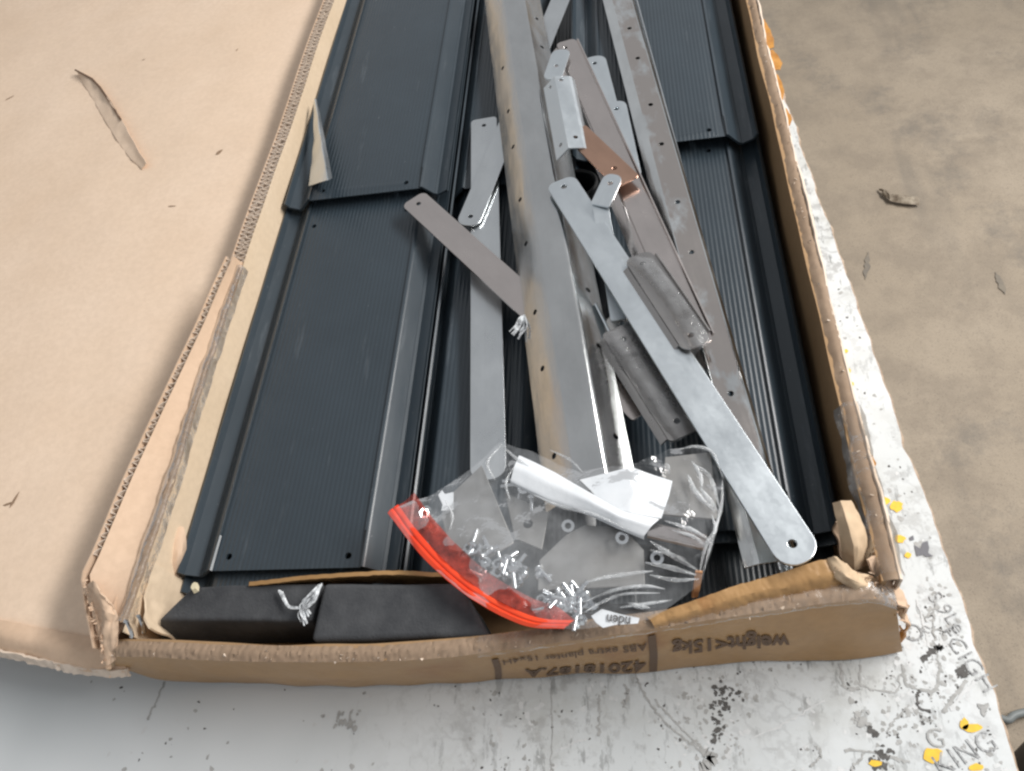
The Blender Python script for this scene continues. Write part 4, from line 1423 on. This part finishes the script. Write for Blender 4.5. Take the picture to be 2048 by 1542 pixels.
for (px, py, lb) in ((1047, 976, 'zinc washer just below the rolled paper in the bag'), (1244, 1076, 'zinc washer on the upper right corner of the front plate'), (1314, 1116, 'zinc washer right of the front plate in the bag'), (1136, 1052, 'zinc washer at the upper left corner of the front plate')):
    o = bpy.data.objects.new('washer', WM)
    o.location = P(px, py, .121)
    o.rotation_euler = (.15, .1, 0)
    COL.objects.link(o)
    tag(o, lb, 'washer', 'washers in the bag')


# ---------------------------------------------------------------- scraps
def shreds(name, label, pts, n, spread, seed, mat, r=.0007):
    rnd = random.Random(seed)
    bm_v, bm_f = [], []
    base = [P(*q) for q in pts]
    for k in range(n):
        j = Vector((rnd.gauss(0, spread), rnd.gauss(0, spread), abs(rnd.gauss(0, spread * .4))))
        pp = catmull([b + j * (1 if i else .2) + Vector((rnd.gauss(0, spread * .4), rnd.gauss(0, spread * .4), 0)) for i, b in enumerate(base)], 5)
        me = tube_mesh('t', pp, r * rnd.uniform(.5, 1.8), 5)
        o = len(bm_v)
        bm_v += [v.co.copy() for v in me.vertices]
        bm_f += [tuple(i + o for i in p.vertices) for p in me.polygons]
        bpy.data.meshes.remove(me)
    c = base[0]
    ob = link(name, mesh(name, [v - c for v in bm_v], bm_f, 60), mat)
    ob.location = c
    return tag(ob, label, 'scrap')


shreds('plastic_shred', 'frayed clear plastic shred between the two foam blocks', [(640, 1172, .107), (622, 1200, .106), (604, 1216, .102), (612, 1238, .098)], 12, .0022, 1, M['fluff'], .0006)
shreds('plastic_shred', 'thin curled clear plastic thread on the left foam block', [(604, 1216, .100), (575, 1212, .099), (560, 1182, .099)], 3, .0008, 2, M['fluff'], .0009)
shreds('fibre_tuft', 'small pale fibre tuft beside the left edge of the big profile', [(1048, 632, .088), (1042, 650, .088), (1030, 668, .086)], 9, .0028, 3, M['fluff'], .0007)
bit = blob(0, 0, .0045, 8, 0, random.Random(4))
o = link('foam_crumb', mesh('foam_crumb', bit + [(x * .7, y * .7, .004) for x, y, z in bit], [tuple(range(8, 16)), *[(k, (k + 1) % 8, 8 + (k + 1) % 8, 8 + k) for k in range(8)]]), plain('cream_crumb', (.62, .55, .38), .8))
o.location = P(392, 1174, .096)
tag(o, 'cream crumb resting behind the left foam block near the panel corner', 'crumb')

# chip of bark on the floor and dark things at the right edge
pts = []
cp = [P(1762, 383, FZ + .006), P(1778, 395, FZ + .012), P(1800, 399, FZ + .012), P(1820, 402, FZ + .010), P(1836, 403, FZ + .006)]
chip = sheet_mesh('wood_chip', [[p + Vector((0, .012, 0)) for p in cp], [p + Vector((0, .002, .010)) for p in cp], [p + Vector((0, -.012, 0)) for p in cp]], 20, 8, [(60, .006), (200, .003)], 61)
cc = cp[2].copy()
for vv in chip.vertices: vv.co -= cc
o = link('wood_chip', chip, plain('grey_brown_chip', (.16, .12, .085), .7, 0, (.40, .34, .26), 60, .8, 150))
o.location = cc
solid(o, .003, 0)
tag(o, 'small grey brown wood chip lying alone on the tan floor', 'debris')
bm = bmesh.new()
q0 = P(2046, 1418, -.30)
bmesh.ops.create_cube(bm, size=1, matrix=Matrix.Translation((.15, -.14, 0)) @ Matrix.Diagonal((.30, .34, .46, 1)))
bmesh.ops.subdivide_edges(bm, edges=bm.edges, cuts=8, use_grid_fill=True)
for vv in bm.verts:
    vv.co += Vector((noise.noise(vv.co * 9), noise.noise(vv.co * 9 + Vector((4, 0, 0))), noise.noise(vv.co * 9 + Vector((0, 4, 0))))) * .02
o = link('black_object', from_bm('black_object', bm, 60), M['black'])  # rounded lump standing for a dark thing of unknown identity
bevel(o, .04, 3)
o.location = (q0.x + .036, q0.y - .03, FZ + .25)
tag(o, 'unidentified black object on the floor past the right table edge, only its corner in view', 'object')
for k in range(1):
    pp = catmull([P(2000, 1436, FZ + .01), P(2016, 1440, FZ + .012), P(2030, 1430, FZ + .012), P(2060, 1422, FZ + .01)], 6)
    tag(link('grey_cable', tube_mesh('grey_cable', pp, .006, 8), plain('grey_cable_sheath', (.22, .24, .24), .5)), 'grey cable end on the floor beside the black object', 'cable')

# ---------------------------------------------------------------- settle thickness and edges into the meshes
bpy.context.view_layer.update()
dg = bpy.context.evaluated_depsgraph_get()
done = []
for o in list(sc.objects):
    if o.type == 'MESH' and o.modifiers:
        done.append((o, bpy.data.meshes.new_from_object(o.evaluated_get(dg))))
for o, me in done:
    nm = o.data.name
    o.modifiers.clear()
    o.data = me
    me.name = nm
    me.polygons.foreach_set('use_smooth', [True] * len(me.polygons))
    me.set_sharp_from_angle(angle=math.radians(ANG.get(o.name, 38)))
